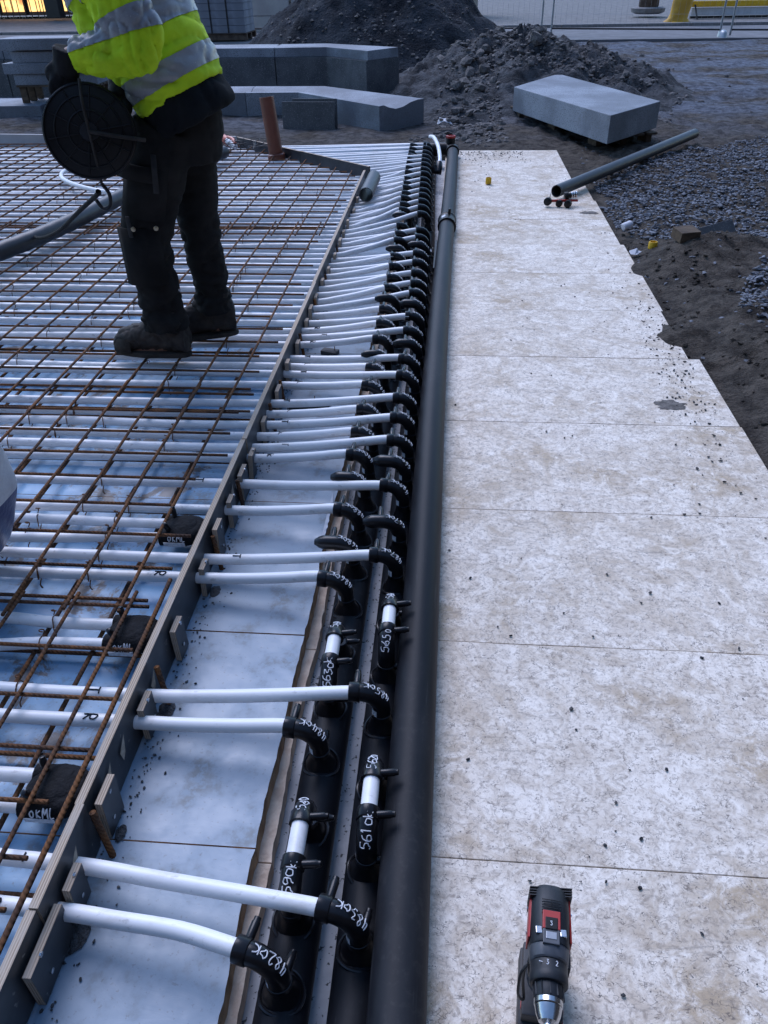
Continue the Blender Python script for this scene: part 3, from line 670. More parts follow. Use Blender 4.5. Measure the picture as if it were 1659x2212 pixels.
# loops that turn back inside the formwork, with a black return bend each
for j, (yb_, lbl) in enumerate(((0.843, 'nearest'), (1.27, 'middle'), (1.684, 'farthest'))):
    for s in (-1, 1):
        y = yb_+s*0.033; rr = random.Random(j*5+s)
        pts = [(XW, y+s*.01, .05), (-2.2, y+s*.01, .05), (-1.2, y+s*0.012+rr.uniform(-.01, .01), .05), (-0.93, y+s*0.002, .053), (-0.75, y, .056)]
        o = MB().tube(cat_rom(pts, 5), WR, 14).build('loop_pipe', 'white_plastic_pipe', recenter=True, smooth=60)
        tag(o, '%s white pipe entering the %s black return bend' % ('nearer' if s < 0 else 'farther', lbl), 'pipe', 'white pipes ending in return bends')
        for x in (-0.93, -1.16): inst('tie_wire', WIRE, o, (x, y, .051), (0, 0, R(rr.uniform(-15, 15))))
    rb = empty('return_bend', (-0.72, yb_, .03), '%s black return bend lettered OK ML beside the plank' % lbl, 'pipe fitting', 'return bends lettered OK ML')
    mb = MB(); pts = [Vector((-0.775, yb_-.033, .057)), Vector((-0.735, yb_-.033, .058))]
    for k in range(9):
        a = -math.pi/2+math.pi*k/8; pts.append(Vector((-0.706+.033*math.cos(a), yb_+.033*math.sin(a), .060)))
    pts += [Vector((-0.735, yb_+.033, .058)), Vector((-0.775, yb_+.033, .057))]
    mb.tube(pts, [.024]+[.023]*11+[.024], 14)
    mb.loft([ring_pts((-0.722, yb_, z), (0, 0, 1), rx, ry, 20, (1, 0, 0)) for z, rx, ry in ((.035, .05, .045), (.05, .058, .056), (.072, .056, .054), (.083, .042, .040), (.0865, .02, .02))])
    body = mb.build('body', 'black_tape', rb, smooth=40, bevel=0)
    for s in (-1, 1): inst('terminal_pin', PIN, rb, (-0.75, yb_+s*.028, .078), (R(-20*s), R(-10), 0))
    mb = MB()
    def fn(u, v, yb_=yb_):
        a = R(62)-v/0.027; return Vector((-0.722+u*0.93, yb_-.033-math.sin(a)*.0275, .060+math.cos(a)*.0275))
    text_strokes('OKML', 0.020, fn, 0.0013, mb, 1.12, 0.08, j+3); mb.build('marker_writing', 'marker_white', rb)
    MB().box((-0.73, yb_-.0605, .054), (.06, .0015, .013), Matrix.Rotation(R(8), 3, 'X')).build('sticker', 'sticker', rb)

# ---- formwork
fw = empty('formwork', (-0.632, 3.0, 0), 'long plywood formwork strip standing on edge with cleats along it', 'formwork')
ends = [-0.4, 0.585, 0.775, 2.08, 3.55, 4.9, 5.95]
for i in range(len(ends)-1):
    y0, y1 = ends[i]+.001, ends[i+1]-.001; dx = (0.0, 0.003, -0.001, 0.002, -0.002, 0.001)[i]; ht = (0.128, 0.131, 0.127, 0.129, 0.126, 0.128)[i]
    mb = MB(); x0, x1 = -0.640+dx, -0.624+dx
    mb.add([(x0, y0, .001), (x1, y0, .001), (x1, y1, .001), (x0, y1, .001), (x0, y0, ht), (x1, y0, ht), (x1, y1, ht), (x0, y1, ht)],
           [(3, 2, 1, 0), (1, 2, 6, 5), (3, 0, 4, 7)], 0)
    mb.add([(x0, y0, ht), (x1, y0, ht), (x1, y1, ht), (x0, y1, ht)], [(0, 1, 2, 3)], 1)
    mb.add([(x0, y0, .001), (x1, y0, .001), (x1, y0, ht), (x0, y0, ht)], [(0, 1, 2, 3)], 1); mb.add([(x0, y1, .001), (x1, y1, .001), (x1, y1, ht), (x0, y1, ht)], [(3, 2, 1, 0)], 1)
    mb.build('plywood_strip', ['film_faced', 'plywood_edge'], fw, recenter=True)
def cleat(y, ln, ht=0.12, th=0.014, x=-0.618, tilt=0.0, parent=fw):
    mb = MB(); a, b = x, x+th; y0, y1 = y, y+ln
    mb.add([(a, y0, .002), (b, y0, .002), (b, y1, .002), (a, y1, .002), (a, y0, ht), (b, y0, ht), (b, y1, ht), (a, y1, ht)], [(3, 2, 1, 0), (1, 2, 6, 5), (3, 0, 4, 7)], 0)
    o = len(mb.v)-8; mb.f += [(o+4, o+5, o+6, o+7), (o, o+1, o+5, o+4), (o+2, o+3, o+7, o+6)]; mb.m += [1, 1, 1]
    c = mb.build('cleat', ['film_faced', 'plywood_edge'], parent, recenter=True); c.rotation_euler[1] = R(tilt); return c
CY = [.499, .635, .789, 1.018, 1.247, 1.476, 1.622, 1.777, 1.915, 2.037, 2.258, 2.482, 2.692, 2.915, 3.152, 3.273, 3.443, 3.656, 3.845, 4.075, 4.301, 4.511, 4.677, 4.996, 5.23]
CLN = [.115, .050, .065, .055, .055, .045, .055, .045, .07, .05]
for i, y in enumerate(CY):
    c = cleat(y, CLN[i] if i < len(CLN) else rnd.uniform(.035, .06), rnd.uniform(.088, .112), tilt=rnd.uniform(-1, 4))
    for (dz) in ((.03, .09) if i < 10 else ()):
        MB().lathe([(.005, 0), (.005, .003), (.002, .004)], (-.6035, y+.03+rnd.uniform(-.008, .008), dz+.005), (1, 0, 0), 8).build('screw', 'steel', c)
# splintered hole marks in the strip
for i in range(9):
    y = .44+i*.165+rnd.uniform(-.02, .02)
    if any(abs(y+.02-c) < .05 for c in CY[:12]): y += .08
    mb = MB(); z = rnd.uniform(.04, .075); s = rnd.uniform(.7, 1.2)
    mb.add([(-.6215, y, z-.014*s), (-.6190, y+.010, z), (-.6215, y+.022*s, z+.03*s), (-.6215, y-.006, z+.012)], [(0, 1, 3), (1, 2, 3)]); mb.build('splinter', 'wood_pale', fw)
for y, lean in ((.765, 16), (1.125, 10), (1.60, 8), (1.88, 5), (2.37, 6), (2.56, 4), (3.0, 5), (3.4, 5), (3.75, 4), (4.2, 4)):
    P0 = Vector((-.598, y-.012, -.02)); P1 = Vector((-.611, y+.008, .092+.001*lean)); P0.x += lean*.0006
    o = MB().tube([P0, P0.lerp(P1, .5), P1], .0065, 8).build('stake', 'rusty_steel', fw, smooth=60)
# far strip going back to the left, and the pale edging beyond it
ff = empty('back_formwork', (-1.2, 6.55, 0), 'dark plywood strip slanting away to the left behind the mesh', 'formwork')
d = Vector((-1.26, 1.2, 0)).normalized(); nrm = Vector((d.y, -d.x, 0))
def strip(a, b, th, z0, z1, parent, name, mats):
    a = Vector((*a, 0)); b = Vector((*b, 0)); dd = (b-a).normalized(); nn_ = Vector((dd.y, -dd.x, 0))*th
    mb = MB(); q = [a, b, b+nn_, a+nn_]
    mb.add([(p.x, p.y, z0) for p in q]+[(p.x, p.y, z1) for p in q], [(0, 1, 2, 3), (0, 1, 5, 4), (1, 2, 6, 5), (2, 3, 7, 6), (3, 0, 4, 7)], 0)
    o = len(mb.v)-8; mb.f.append((o+4, o+5, o+6, o+7)); mb.m.append(len(mats)-1); return mb.build(name, mats, parent)
strip((-.603, 5.955), (-1.20, 6.525), .018, .0, .15, ff, 'plywood_strip', ['film_faced', 'plywood_edge'])
strip((-1.203, 6.528), (-1.86, 7.155), .018, .0, .148, ff, 'plywood_strip', ['film_faced', 'plywood_edge'])
ed = empty('edging_board', (-3.4, 7.3, 0), 'pale edging board along the back of the mesh', 'board')
strip((-1.87, 7.155), (-3.3, 7.27), .03, 0, .15, ed, 'board', ['pale_panel']); strip((-3.302, 7.27), (-5.3, 7.43), .03, 0, .148, ed, 'board', ['pale_panel'])

# ---- reinforcement mesh
XL = [-.744-.1365*i for i in range(33)]
def bar(name, a, b, r, parent, seg=7):
    a = Vector(a); b = Vector(b); n = 4; rr = random.Random(int(a.x*991+a.y*77)); P = []
    for k in range(n+1):
        p = a.lerp(b, k/n); 
        if 0 < k < n: p += Vector((rr.uniform(-.003, .003), rr.uniform(-.003, .003), rr.uniform(-.003, .003)))
        P.append(p)
    return MB().tube(P, r, seg).build(name, 'rusty_steel', parent, smooth=60)
def xlim(y): return -0.665 if y < 5.8 else far_line_x(y)-0.06
sheets = [([.30, .45, .60, .69, .80, .918, 1.048, 1.191, 1.335], .2, 1.36, 0.0, 'nearest rusty mesh sheet with the single square openings', .0),
          ([1.35, 1.473, 1.612, 1.753, 1.891, 2.032, 2.169, 2.314, 2.451], 1.28, 2.50, -0.012, 'second rusty mesh sheet, in front of the worker', .006),
          ([2.335, 2.505, 2.652]+[2.652+.14*i for i in range(1, 15)], 2.26, 4.68, -0.02, 'third rusty mesh sheet, under the worker', .0),
          ([4.56, 4.66]+[4.66+.14*i for i in range(1, 19)], 4.40, 7.12, 0.01, 'farthest rusty mesh sheet, against the back formwork', .005)]
for si, (ys, y0, y1, ox, lab, oz) in enumerate(sheets):
    sh = empty('rebar_mesh', (-2.0, (y0+y1)/2, .09), lab, 'rebar mesh', 'rusty reinforcement mesh sheets')
    for y in ys:
        xr = min(-.665-rnd.random()*.05 if rnd.random() < .7 else -.70-rnd.random()*.08, xlim(y))
        bar('cross_bar', (-5.25, y+rnd.uniform(-.01, .01), .089+oz), (xr, y, .089+oz), .0047, sh)
    for x in XL:
        ya, yb_ = y0, y1
        if x > far_line_x(y1)-.03: yb_ = min(y1, 5.95-(x+.60+.05)/1.05)
        if yb_-ya < .2: continue
        bar('long_bar', (x+ox, ya+rnd.uniform(-.02, .02), .0995+oz), (x+ox+rnd.uniform(-.006, .006), yb_+rnd.uniform(-.02, .02), .0995+oz), .0047, sh)
lo = empty('lower_rebar_mesh', (-2, 3.5, .02), 'rusty lower mesh lying under the white pipes', 'rebar mesh')
for i in range(30):
    x = -.815-.1365*i; yb_ = min(7.0, 5.95-(x+.66)/1.05) if x > -1.8 else 7.0
    bar('long_bar', (x, .1, .031), (x+rnd.uniform(-.02, .02), yb_, .031), .0055, lo)
for i in range(24):
    y = .37+.29*i; bar('cross_bar', (-5.2, y, .019), (xlim(y)-.01, y, .019), .0055, lo)
bar('long_bar', (-.665, -.2, .10), (-.668, 1.42, .105), .0055, lo)

# ================================================================== THINGS ON AND ROUND THE MESH
def strokes_flat(txt, size, org, ux, uy, rad, seed=0, gap=1.05):
    mb = MB(); org = Vector(org); ux = Vector(ux); uy = Vector(uy)
    text_strokes(txt, size, lambda u, v: org+ux*u+uy*v, rad, mb, gap, 0.02, seed); return mb
# ---- upright orange drain pipe
dp = empty('drain_pipe', (-1.41, 6.62, .06), 'upright reddish brown plastic drain pipe standing in the mesh', 'pipe')
ax = Vector((-.045, .03, .43))
mb = MB(); c0 = Vector((-1.41, 6.62, .085)); c1 = c0+ax
rings = [ring_pts(c0, ax, .056, .056, 22, (1, 0, 0)), ring_pts(c1, ax, .056, .056, 22, (1, 0, 0)), ring_pts(c1, ax, .051, .051, 22, (1, 0, 0)), ring_pts(c1-ax*.6, ax, .051, .051, 22, (1, 0, 0))]
mb.loft(rings); mb.build('pipe', 'pvc_orange', dp, smooth=40)
MB().lathe([(.056, -.02), (.068, -.018), (.070, .0), (.070, .022), (.062, .03), (.057, .031)], c0, ax, 22).build('collar', 'pvc_orange', dp, smooth=40)
for k in range(3): MB().box((-1.47+k*.002, 6.60+.03, .13+.05*k), (.003, .004, .03)).build('printed_mark', 'pvc_mark', dp)
# ---- short grey pipe lying across the white pipes
def hollow_pipe(mb, a, b, ro, ri, seg=24):
    a = Vector(a); b = Vector(b); ax = b-a; n0 = ax.orthogonal()
    L = [ring_pts(a+ax*.98, ax, ri, ri, seg, n0), ring_pts(a, ax, ri, ri, seg, n0), ring_pts(a, ax, ro, ro, seg, n0), ring_pts(b, ax, ro, ro, seg, n0), ring_pts(b, ax, ri, ri, seg, n0), ring_pts(a+ax*.981, ax, ri, ri, seg, n0)]
    return mb.loft(L, caps=False)
o = hollow_pipe(MB(), (-.545, 5.18, .138), (-.535, 5.66, .142), .045, .041).build('pipe_offcut', 'grey_pipe', recenter=True, smooth=40)
tag(o, 'short grey pipe offcut lying on the white pipes beside the plank corner', 'pipe')
# ---- long grey pipe on the right
o = hollow_pipe(MB(), (.715, 5.62, .060), (2.14, 7.72, .065), .040, .035).build('long_grey_pipe', 'grey_pipe', recenter=True, smooth=40)
tag(o, 'long grey pipe lying across the gravel with its end on the boards', 'pipe')
# ---- grey hose lying on the mesh, behind the worker
pts = cat_rom([(-2.78, 2.7, .15), (-2.36, 3.88, .15), (-2.22, 4.38, .15), (-2.10, 5.19, .15), (-1.95, 6.0, .15), (-1.80, 6.5, .15)], 10)
rr_ = [.045+(.0025 if (k % 2) else 0) for k in range(len(pts))]
tag(MB().tube(pts, rr_, 16).build('grey_hose', 'grey_pipe', recenter=True, smooth=50), 'thick grey corrugated hose lying on the mesh behind the worker', 'hose')
# ---- loose white loop
pts = cat_rom([(-2.45, 6.15, .13), (-2.72, 6.14, .125), (-2.88, 5.98, .122), (-2.80, 5.72, .122), (-2.55, 5.46, .122), (-2.25, 5.28, .122), (-1.9, 5.16, .122), (-1.5, 5.1, .12)], 6)
tag(MB().tube(pts, .015, 12).build('loose_pipe', 'white_plastic_pipe', recenter=True, smooth=60), 'loose white pipe bent in a hook on top of the mesh', 'pipe')
# ---- short white tail with a black fitting at the far end of the manifolds
tl = empty('pipe_tail', (-.13, 6.6, .08), 'short bent white pipe with black end on the far end of the manifold', 'pipe')
pts = cat_rom([(-.19, 7.06, .16), (-.155, 6.95, .17), (-.115, 6.7, .15), (-.095, 6.45, .11), (-.098, 6.36, .085)], 5)
MB().tube(pts, .015, 12).build('pipe', 'white_plastic_pipe', tl, smooth=60)
MB().tube([(-.098, 6.37, .09), (-.098, 6.33, .07), (-.10, 6.30, .04), (-.125, 6.30, .045), (-.135, 6.32, .08)], [.024, .025, .025, .022, .02], 12).build('end_fitting', 'elbow_plastic', tl, smooth=50)
# ---- rubber strip under the thick pipe
MB().box((-.078, 4.35, .012), (.012, .5, .02)).build('rubber_strip', 'black_plastic', bp); MB().box((-.078, 3.1, .012), (.012, .7, .02)).build('rubber_strip', 'black_plastic', bp)
# ---- plywood offcuts between plank and manifolds
for (x, y, l, w_, a, lab) in ((-.50, 2.535, .15, .04, 4, 'dark plywood offcut on the blue boards between two white pipes'), (-.49, 3.02, .07, .04, -18, 'small dark offcut with a nail lying behind the larger offcut')):
    t = empty('plywood_offcut', (x, y, .002), lab, 'offcut')
    MB().box((x, y, .011), (l, w_, .018), Matrix.Rotation(R(a), 3, 'Z')).build('panel', 'film_faced', t, bevel=.001)
    MB().tube([(x+.02, y, .018), (x+.021, y, .05)], .0018, 6).build('nail', 'rusty_steel', t)
# ---- plastic bag at the left border
def make_bag():
    t = empty('plastic_bag', (-1.21, 1.47, .105), 'white and blue plastic bag standing on the mesh at the left edge', 'bag')
    rings = []; zs = [0, .03, .09, .15, .20, .24, .30, .35, .38]; wx = [.09, .115, .145, .17, .185, .195, .20, .20, .195]; wy = [.07, .09, .10, .10, .095, .085, .07, .05, .03]
    for j, z in enumerate(zs):
        r_ = []
        for k in range(28):
            a = 2*math.pi*k/28; ca, sa = math.cos(a), math.sin(a); e = 0.55
            x = wx[j]*math.copysign(abs(ca)**e, ca); y = wy[j]*math.copysign(abs(sa)**e, sa)
            d_ = 1+.05*nz(x*14, y*14, z*11)
            r_.append(Vector((-1.235+x*d_, 1.47+y*d_+.012*nz(x*18, z*18, 2), .105+z)))
        rings.append(r_)
    o = MB().loft(rings, 0, True, [0, 0, 0, 0, 1, 1, 1, 1]).build('sack', ['bag_blue', 'bag_white'], t, smooth=180)
    sb = o.modifiers.new('s', 'SUBSURF'); sb.levels = 2; sb.render_levels = 2
    mb = MB()
    def fn(u, v):
        x = -1.115+u; a = max(-1, min(1, (x+1.235)/.20)); y = 1.47-.108*(1-abs(a)**2.8)**0.36-.004; return Vector((x, y, .335+v+.25*u*u))
    text_strokes('over b', .035, fn, .003, mb, 1.0, 0, 1); mb.build('lettering', 'bag_print', t)
make_bag()
# ---- small orange power tool and wire tangle at the back of the mesh
tt = empty('power_tool', (-1.88, 6.95, .11), 'small orange and white power tool left on the back of the mesh', 'tool')
mb = MB(); mb.lathe([(.02, 0), (.034, .01), (.036, .1), (.03, .13), (.026, .15)], (-1.95, 7.04, .16), (.5, -.6, -.1), 14); mb.build('motor_housing', 'orange_plastic', tt, smooth=40)
mb = MB(); mb.tube(cat_rom([(-1.88, 6.95, .15), (-1.83, 6.89, .14), (-1.79, 6.82, .125)], 4), [.03]*4+[.027]*3+[.02]*2, 12); mb.build('handle', 'bag_white', tt, smooth=40)
MB().tube(cat_rom([(-1.88, 6.95, .18), (-1.83, 6.90, .175), (-1.79, 6.83, .155)], 4), .014, 8).build('grip', 'orange_plastic', tt, smooth=40)
wt = MB(); wr = random.Random(5)
for k in range(9):
    c = Vector((-1.88+wr.uniform(-.15, .35), 6.80+wr.uniform(-.12, .12), .12)); P = []
    for j in range(7): P.append(c+Vector((wr.uniform(-.13, .13), wr.uniform(-.1, .1), wr.uniform(-.01, .07))))
    wt.tube(cat_rom(P, 5), .0022, 5)
tag(wt.build('wire_tangle', 'black_metal', recenter=True), 'tangle of black tie wire around the orange power tool', 'wire')
# ---- pipe clamp tool on the boards
ct = empty('pipe_scraper', (.74, 5.50, 0), 'red and black pipe clamp tool lying at the end of the long grey pipe', 'tool')
MB().box((.735, 5.47, .035), (.22, .014, .014), Matrix.Rotation(R(4), 3, 'Z')).build('bar', 'red_plastic', ct, bevel=.002)
for (x, y, z, r_, l) in ((.645, 5.46, .032, .026, .03), (.72, 5.45, .022, .022, .03), (.775, 5.43, .024, .024, .035)):
    MB().lathe([(r_*.7, -l/2), (r_, -l/2+.004), (r_, l/2-.004), (r_*.7, l/2)], (x, y, z), (.4, 1, 0), 14).build('roller', 'black_plastic', ct, smooth=40)
MB().lathe([(.024, -.03), (.026, -.028), (.026, -.005), (.018, 0), (.018, .05), (.01, .055)], (.785, 5.50, .06), (1, .1, .15), 14).build('knob', 'black_plastic', ct, smooth=40)
for k in range(3): MB().lathe([(.019, 0), (.021, .002), (.021, .008), (.019, .01)], (.80+.014*k, 5.502, .063+.002*k), (1, .1, .15), 14).build('spring_coil', 'steel', ct, smooth=40)
MB().tube([(.655, 5.48, .02), (.66, 5.47, .08)], .003, 6).build('screw', 'steel', ct)
# ---- yellow caps, scraps, wood block, cup
def cap_at(x, y, z, lab, r_=.022, h=.045, mt='yellow_plastic'):
    o = MB().lathe([(r_*.6, 0), (r_, .003), (r_, h-.006), (r_*.9, h), (r_*.75, h), (r_*.75, .012), (.001, .011)], (x, y, z), (0, 0, 1), 12).build('yellow_cup', mt, recenter=True, smooth=40); tag(o, lab, 'cup'); return o
cap_at(.272, 6.10, 0, 'small yellow plastic cap standing on the white boards'); cap_at(1.145, 4.52, gz(1.145, 4.52)-.005, 'small yellow plastic cap lying at the gravel edge', .025, .04)
o = MB().lathe([(.018, 0), (.022, .004), (.022, .055), (.018, .06)], (1.035, 4.86, .03), (1, .5, .25), 12).build('white_sleeve', 'paper', recenter=True, smooth=40); tag(o, 'small white plastic sleeve lying between boards and gravel', 'sleeve')
o = MB().box((1.27, 4.37, gz(1.27, 4.37)+.022), (.115, .10, .055), Matrix.Rotation(R(18), 3, 'Z') @ Matrix.Rotation(R(6), 3, 'X')).build('wood_block', 'pallet_wood', recenter=True, bevel=.003); tag(o, 'brown wooden block on the earth beside the gravel', 'block')
o = MB().box((1.50, 4.66, gz(1.5, 4.66)+.005), (.40, .02, .09), Matrix.Rotation(R(40), 3, 'Z') @ Matrix.Rotation(R(-35), 3, 'X')).build('grey_plank', 'granite_dark', recenter=True, bevel=.003); tag(o, 'grey plank half buried in the earth ridge behind the wooden block', 'plank')
def crumpled(name, c, s, mt, lab, cat, seed):
    v, f = ico(1, 1, 1, 1, .35, random.Random(seed)); o = MB().add([(c[0]+p.x*s[0], c[1]+p.y*s[1], c[2]+abs(p.z)*s[2]) for p in v], f).build(name, mt, recenter=True); tag(o, lab, cat); return o
crumpled('paper_scrap', (-.085, 8.5, .03), (.09, .07, .06), 'paper', 'crumpled white paper lying before the rubble', 'paper', 3)
crumpled('paper_scrap', (1.03, 4.42, .0), (.035, .05, .03), 'paper', 'crumpled white scrap on the earth below the white sleeve', 'paper', 4)
crumpled('foam_scrap', (1.405, 2.98, gz(1.405, 2.98)), (.05, .035, .02), 'paper', 'white foam scrap on the soil at the right edge', 'scrap', 8)

# ---- granite blocks and benches in the background
def quad_prism(name, q, z0, z1, mt, parent=None, bevel=.006, **k): return MB().prism(q, z0, z1).build(name, mt, parent, bevel=bevel, **k)
def pallet(c, L, W_, rot, z, label=None, h=.085):
    t = empty('pallet', (c[0], c[1], z), label, 'pallet'); M3 = Matrix.Rotation(rot, 3, 'Z')
    for i in range(5): MB().box(Vector((*c, z+h-.009))+M3 @ Vector((0, (i-2)*W_/4.4, 0)), (L, W_/6.2, .018), M3).build('board', 'pallet_wood', t, bevel=.002)
    for i in range(3):
        for j in range(3): MB().box(Vector((*c, z+(h-.018)/2))+M3 @ Vector(((i-1)*L*.44, (j-1)*W_*.44, 0)), (L*.08, W_*.09, h-.020), M3).build('block', 'pallet_wood', t, bevel=.002)
    return t
o = quad_prism('granite_block', [(.60, 8.90), (1.275, 7.10), (1.83, 7.86), (1.15, 9.98)], .088, .305, 'granite', recenter=True, bevel=.005); tag(o, 'large grey granite block on a low pallet right of the rubble', 'granite block')
pallet((1.20, 8.46), 1.9, .56, math.atan2(1.8, -.65), .0, 'low wooden pallet under the large granite block')
def bench_stone(pts_f, pts_b, lab):
    # front face with a recessed upper band, flat top
    t = empty('bench_stone', (pts_f[0][0], pts_f[0][1], 0), lab, 'granite bench', 'granite bench stones')
    def inset(k): return [(a[0]+(b[0]-a[0])*k, a[1]+(b[1]-a[1])*k) for a, b in zip(pts_f, pts_b)]
    MB().prism(pts_f+pts_b[::-1], -.1, .405).build('base', 'granite_dark', t, bevel=.004)
    MB().prism(inset(.05)+inset(.97)[::-1], .406, .508).build('coping', 'granite', t, bevel=.006)
bench_stone([(-2.245, 10.98), (-1.60, 11.02), (-1.05, 10.45)], [(-2.30, 11.57), (-1.66, 11.58), (-.69, 10.92)], 'angled granite bench stone at the right end of the row, before the dark pile')
xs_ = [-2.25, -3.45, -4.65, -5.85, -7.05]
nm_ = ['second granite bench stone, just right of the worker', 'third granite bench stone, behind the worker', 'fourth granite bench stone, behind the slab stack', 'leftmost granite bench stone at the picture edge']
for i in range(4): bench_stone([(xs_[i+1]+.006, 10.98+.05*(i+1)), (xs_[i]-.006, 10.98+.05*i)], [(xs_[i+1]+.006, 11.57+.05*(i+1)), (xs_[i]-.006, 11.57+.05*i)], nm_[i])
def gutter_stone(F, B, lab, name='gutter_stone'):
    # channel profile swept between front and back polylines
    prof = [(0, -.1), (0, .205), (.10, .207), (.22, .178), (.36, .158), (.52, .165), (.70, .195), (.86, .207), (1, .206), (1, -.1)]
    rings = []
    for a, b in zip(F, B): rings.append([Vector((a[0]+(b[0]-a[0])*u, a[1]+(b[1]-a[1])*u, z)) for u, z in prof])
    o = MB().loft(rings).build(name, 'granite', recenter=True, smooth=25); tag(o, lab, 'gutter stone', 'granite gutter stones'); return o
gutter_stone([(-2.30, 9.45), (-1.71, 9.45), (-.73, 8.41)], [(-2.30, 9.99), (-1.49, 9.95), (-.31, 8.90)], 'angled granite gutter stone ending before the rubble')
gutter_stone([(-3.6, 9.47), (-2.306, 9.45)], [(-3.6, 10.0), (-2.306, 9.99)], 'straight granite gutter stone between the worker and the angled one')
for k, (dy, h, lab) in enumerate(((0, .22, 'thin grey stone slab standing on edge behind the drain pipe'), (.10, .235, 'rear of two thin stone slabs standing before the gutter stone'))):
    o = MB().box((-1.47+.05*k, 8.63+dy, h/2-.03), (.545-.08*k, .028, h+.06), Matrix.Rotation(R(-4), 3, 'Z') @ Matrix.Rotation(R(-6), 3, 'X')).build('stone_slab', 'granite_dark', recenter=True, bevel=.004); tag(o, lab, 'stone slab')
# stack of slabs on the left
o = quad_prism('kerb_slab', [(-6.6, 9.30), (-4.62, 9.33), (-4.64, 9.95), (-6.6, 9.95)], -.03, .11, 'granite', recenter=True); tag(o, 'low granite slab under the pallet at the left edge', 'granite slab')
pallet((-4.45, 9.72), .95, .42, 0, .112, 'dark wooden pallet carrying the stack of granite slabs', .18)
st = [(-4.93, -3.98, 9.50, .292, .40, 'lowest granite slab of the stack'), (-5.02, -3.98, 9.48, .402, .508, 'second granite slab from the bottom, sticking out to the left'), (-4.90, -4.02, 9.50, .51, .618, 'third granite slab of the stack, set back from the others'), (-5.0, -3.95, 9.47, .63, .742, 'topmost granite slab of the stack with pale top')]
for x0, x1, y0, z0, z1, lab in st:
    o = MB().prism([(x0, y0), (x1, y0+.02), (x1-.02, y0+.40), (x0+.03, y0+.38)], z0, z1).build('granite_slab', 'granite', recenter=True, bevel=.008); tag(o, lab, 'granite slab', 'stacked granite slabs')

# ---- piles
def pile(name, c, rx, ry, h, mt, lab, cat, amp, fq, nr=60, na=96, prof=1.0, seed=0.0, ridge=0.0):
    v = []; f = []
    for i in range(nr+1):
        t = i/nr
        for k in range(na):
            a = 2*math.pi*k/na; e = 1+.10*nz(math.cos(a)*1.6+seed, math.sin(a)*1.6, 2.0)
            x = rx*t*e*math.cos(a); y = ry*t*e*math.sin(a)
            z = h*(1-t)**prof*(1+.22*nz(math.cos(a)*1.8, math.sin(a)*1.8+seed, t*1.5)*(t > .02))-0.06*t
            z += (amp*fbm(x*fq+seed, y*fq, seed, 5)+amp*.22*(1-2*abs(nz(x*fq*4.5, y*fq*4.5, seed))))*(1-t**4)+ridge*abs(nz(a*2.2, seed+3, t))*t*(1-t)
            v.append((c[0]+x, c[1]+y, c[2]+z))
    f = [(i*na+k, i*na+(k+1) % na, (i+1)*na+(k+1) % na, (i+1)*na+k) for i in range(nr) for k in range(na)]
    o = MB().add(v, f).build(name, mt, recenter=True, smooth=75); tag(o, lab, cat); return o
pile('crushed_stone_pile', (-1.25, 14.6, 0), 2.55, 2.3, 1.75, 'sand_pile', 'tall dark pile of crushed stone behind the granite bench', 'pile', .15, 1.9, 110, 180, ridge=.6)
pile('rubble_mound', (.85, 11.4, -.02), 2.15, 2.5, .64, 'rubble_soil', 'mound of earth and rubble between the pile and the granite block', 'mound', .15, 3.0, 90, 170, 0.9, 4.0)
pile('earth_heap', (.05, 9.3, -.03), .95, .75, .14, 'rubble_soil', 'low heap of earth at the foot of the rubble mound', 'mound', .05, 3.1, 30, 60, 0.8, 7.0)
ROCKS = []
for k in range(7):
    v, f = ico(1, 1, rnd.uniform(.7, 1), rnd.uniform(.55, .8), .28, rnd)
    bm = bmesh.new(); bv = [bm.verts.new(p) for p in v]
    for q in f: bm.faces.new([bv[i] for i in q])
    bmesh.ops.subdivide_edges(bm, edges=bm.edges[:], cuts=1, use_grid_fill=True)
    for p in bm.verts: p.co *= 1+.10*nz(p.co.x*2+k, p.co.y*2, p.co.z*2)
    me = bpy.data.meshes.new('rock'); bm.to_mesh(me); bm.free(); me.materials.append(MATS['rock']); ROCKS.append(me)
dg = bpy.context.evaluated_depsgraph_get()
def surf(x, y):
    hit = scene.ray_cast(dg, Vector((x, y, 6)), Vector((0, 0, -1))); return hit[1].z if hit[0] else 0
dg.update(); rr = random.Random(21); n_ = 0
def put_rock(x, y, r_, lab, grp):
    if .5 < x < 1.95 and 6.9 < y < 10.1: return
    o = inst('rock', ROCKS[rr.randrange(7)], None, (x, y, surf(x, y)+r_*.25), (rr.uniform(-.5, .5), rr.uniform(-.5, .5), rr.uniform(0, 6.28)), (r_*rr.uniform(.8, 1.3), r_, r_)); tag(o, lab, 'rock', grp)
for k in range(70):
    x, y = rr.gauss(.05, .55), rr.gauss(10.2, .75)
    if y < 8.6 or (x < -.2 and 8.2 < y < 11.9): continue
    put_rock(x, y, rr.choice((.025, .035, .045, .055, .08)), 'broken grey rock on the slope of the rubble mound', 'rocks on the rubble mound')
for k in range(60):
    put_rock(rr.uniform(.2, 2.0), rr.uniform(9.9, 12.4), rr.choice((.02, .03, .035, .05, .09)), 'broken grey rock on the slope of the rubble mound', 'rocks on the rubble mound')
for k in range(26):
    put_rock(rr.uniform(-.18, .55), rr.uniform(7.75, 9.3), rr.choice((.025, .04, .05, .06)), 'grey stone lying on the earth before the rubble mound', 'stones before the mound')
for k in range(34):
    x, y = rr.uniform(1.6, 6), rr.uniform(9, 18); put_rock(x, y, rr.choice((.02, .03, .05)), 'stone lying on the trampled ground far right', 'stones on the far ground')

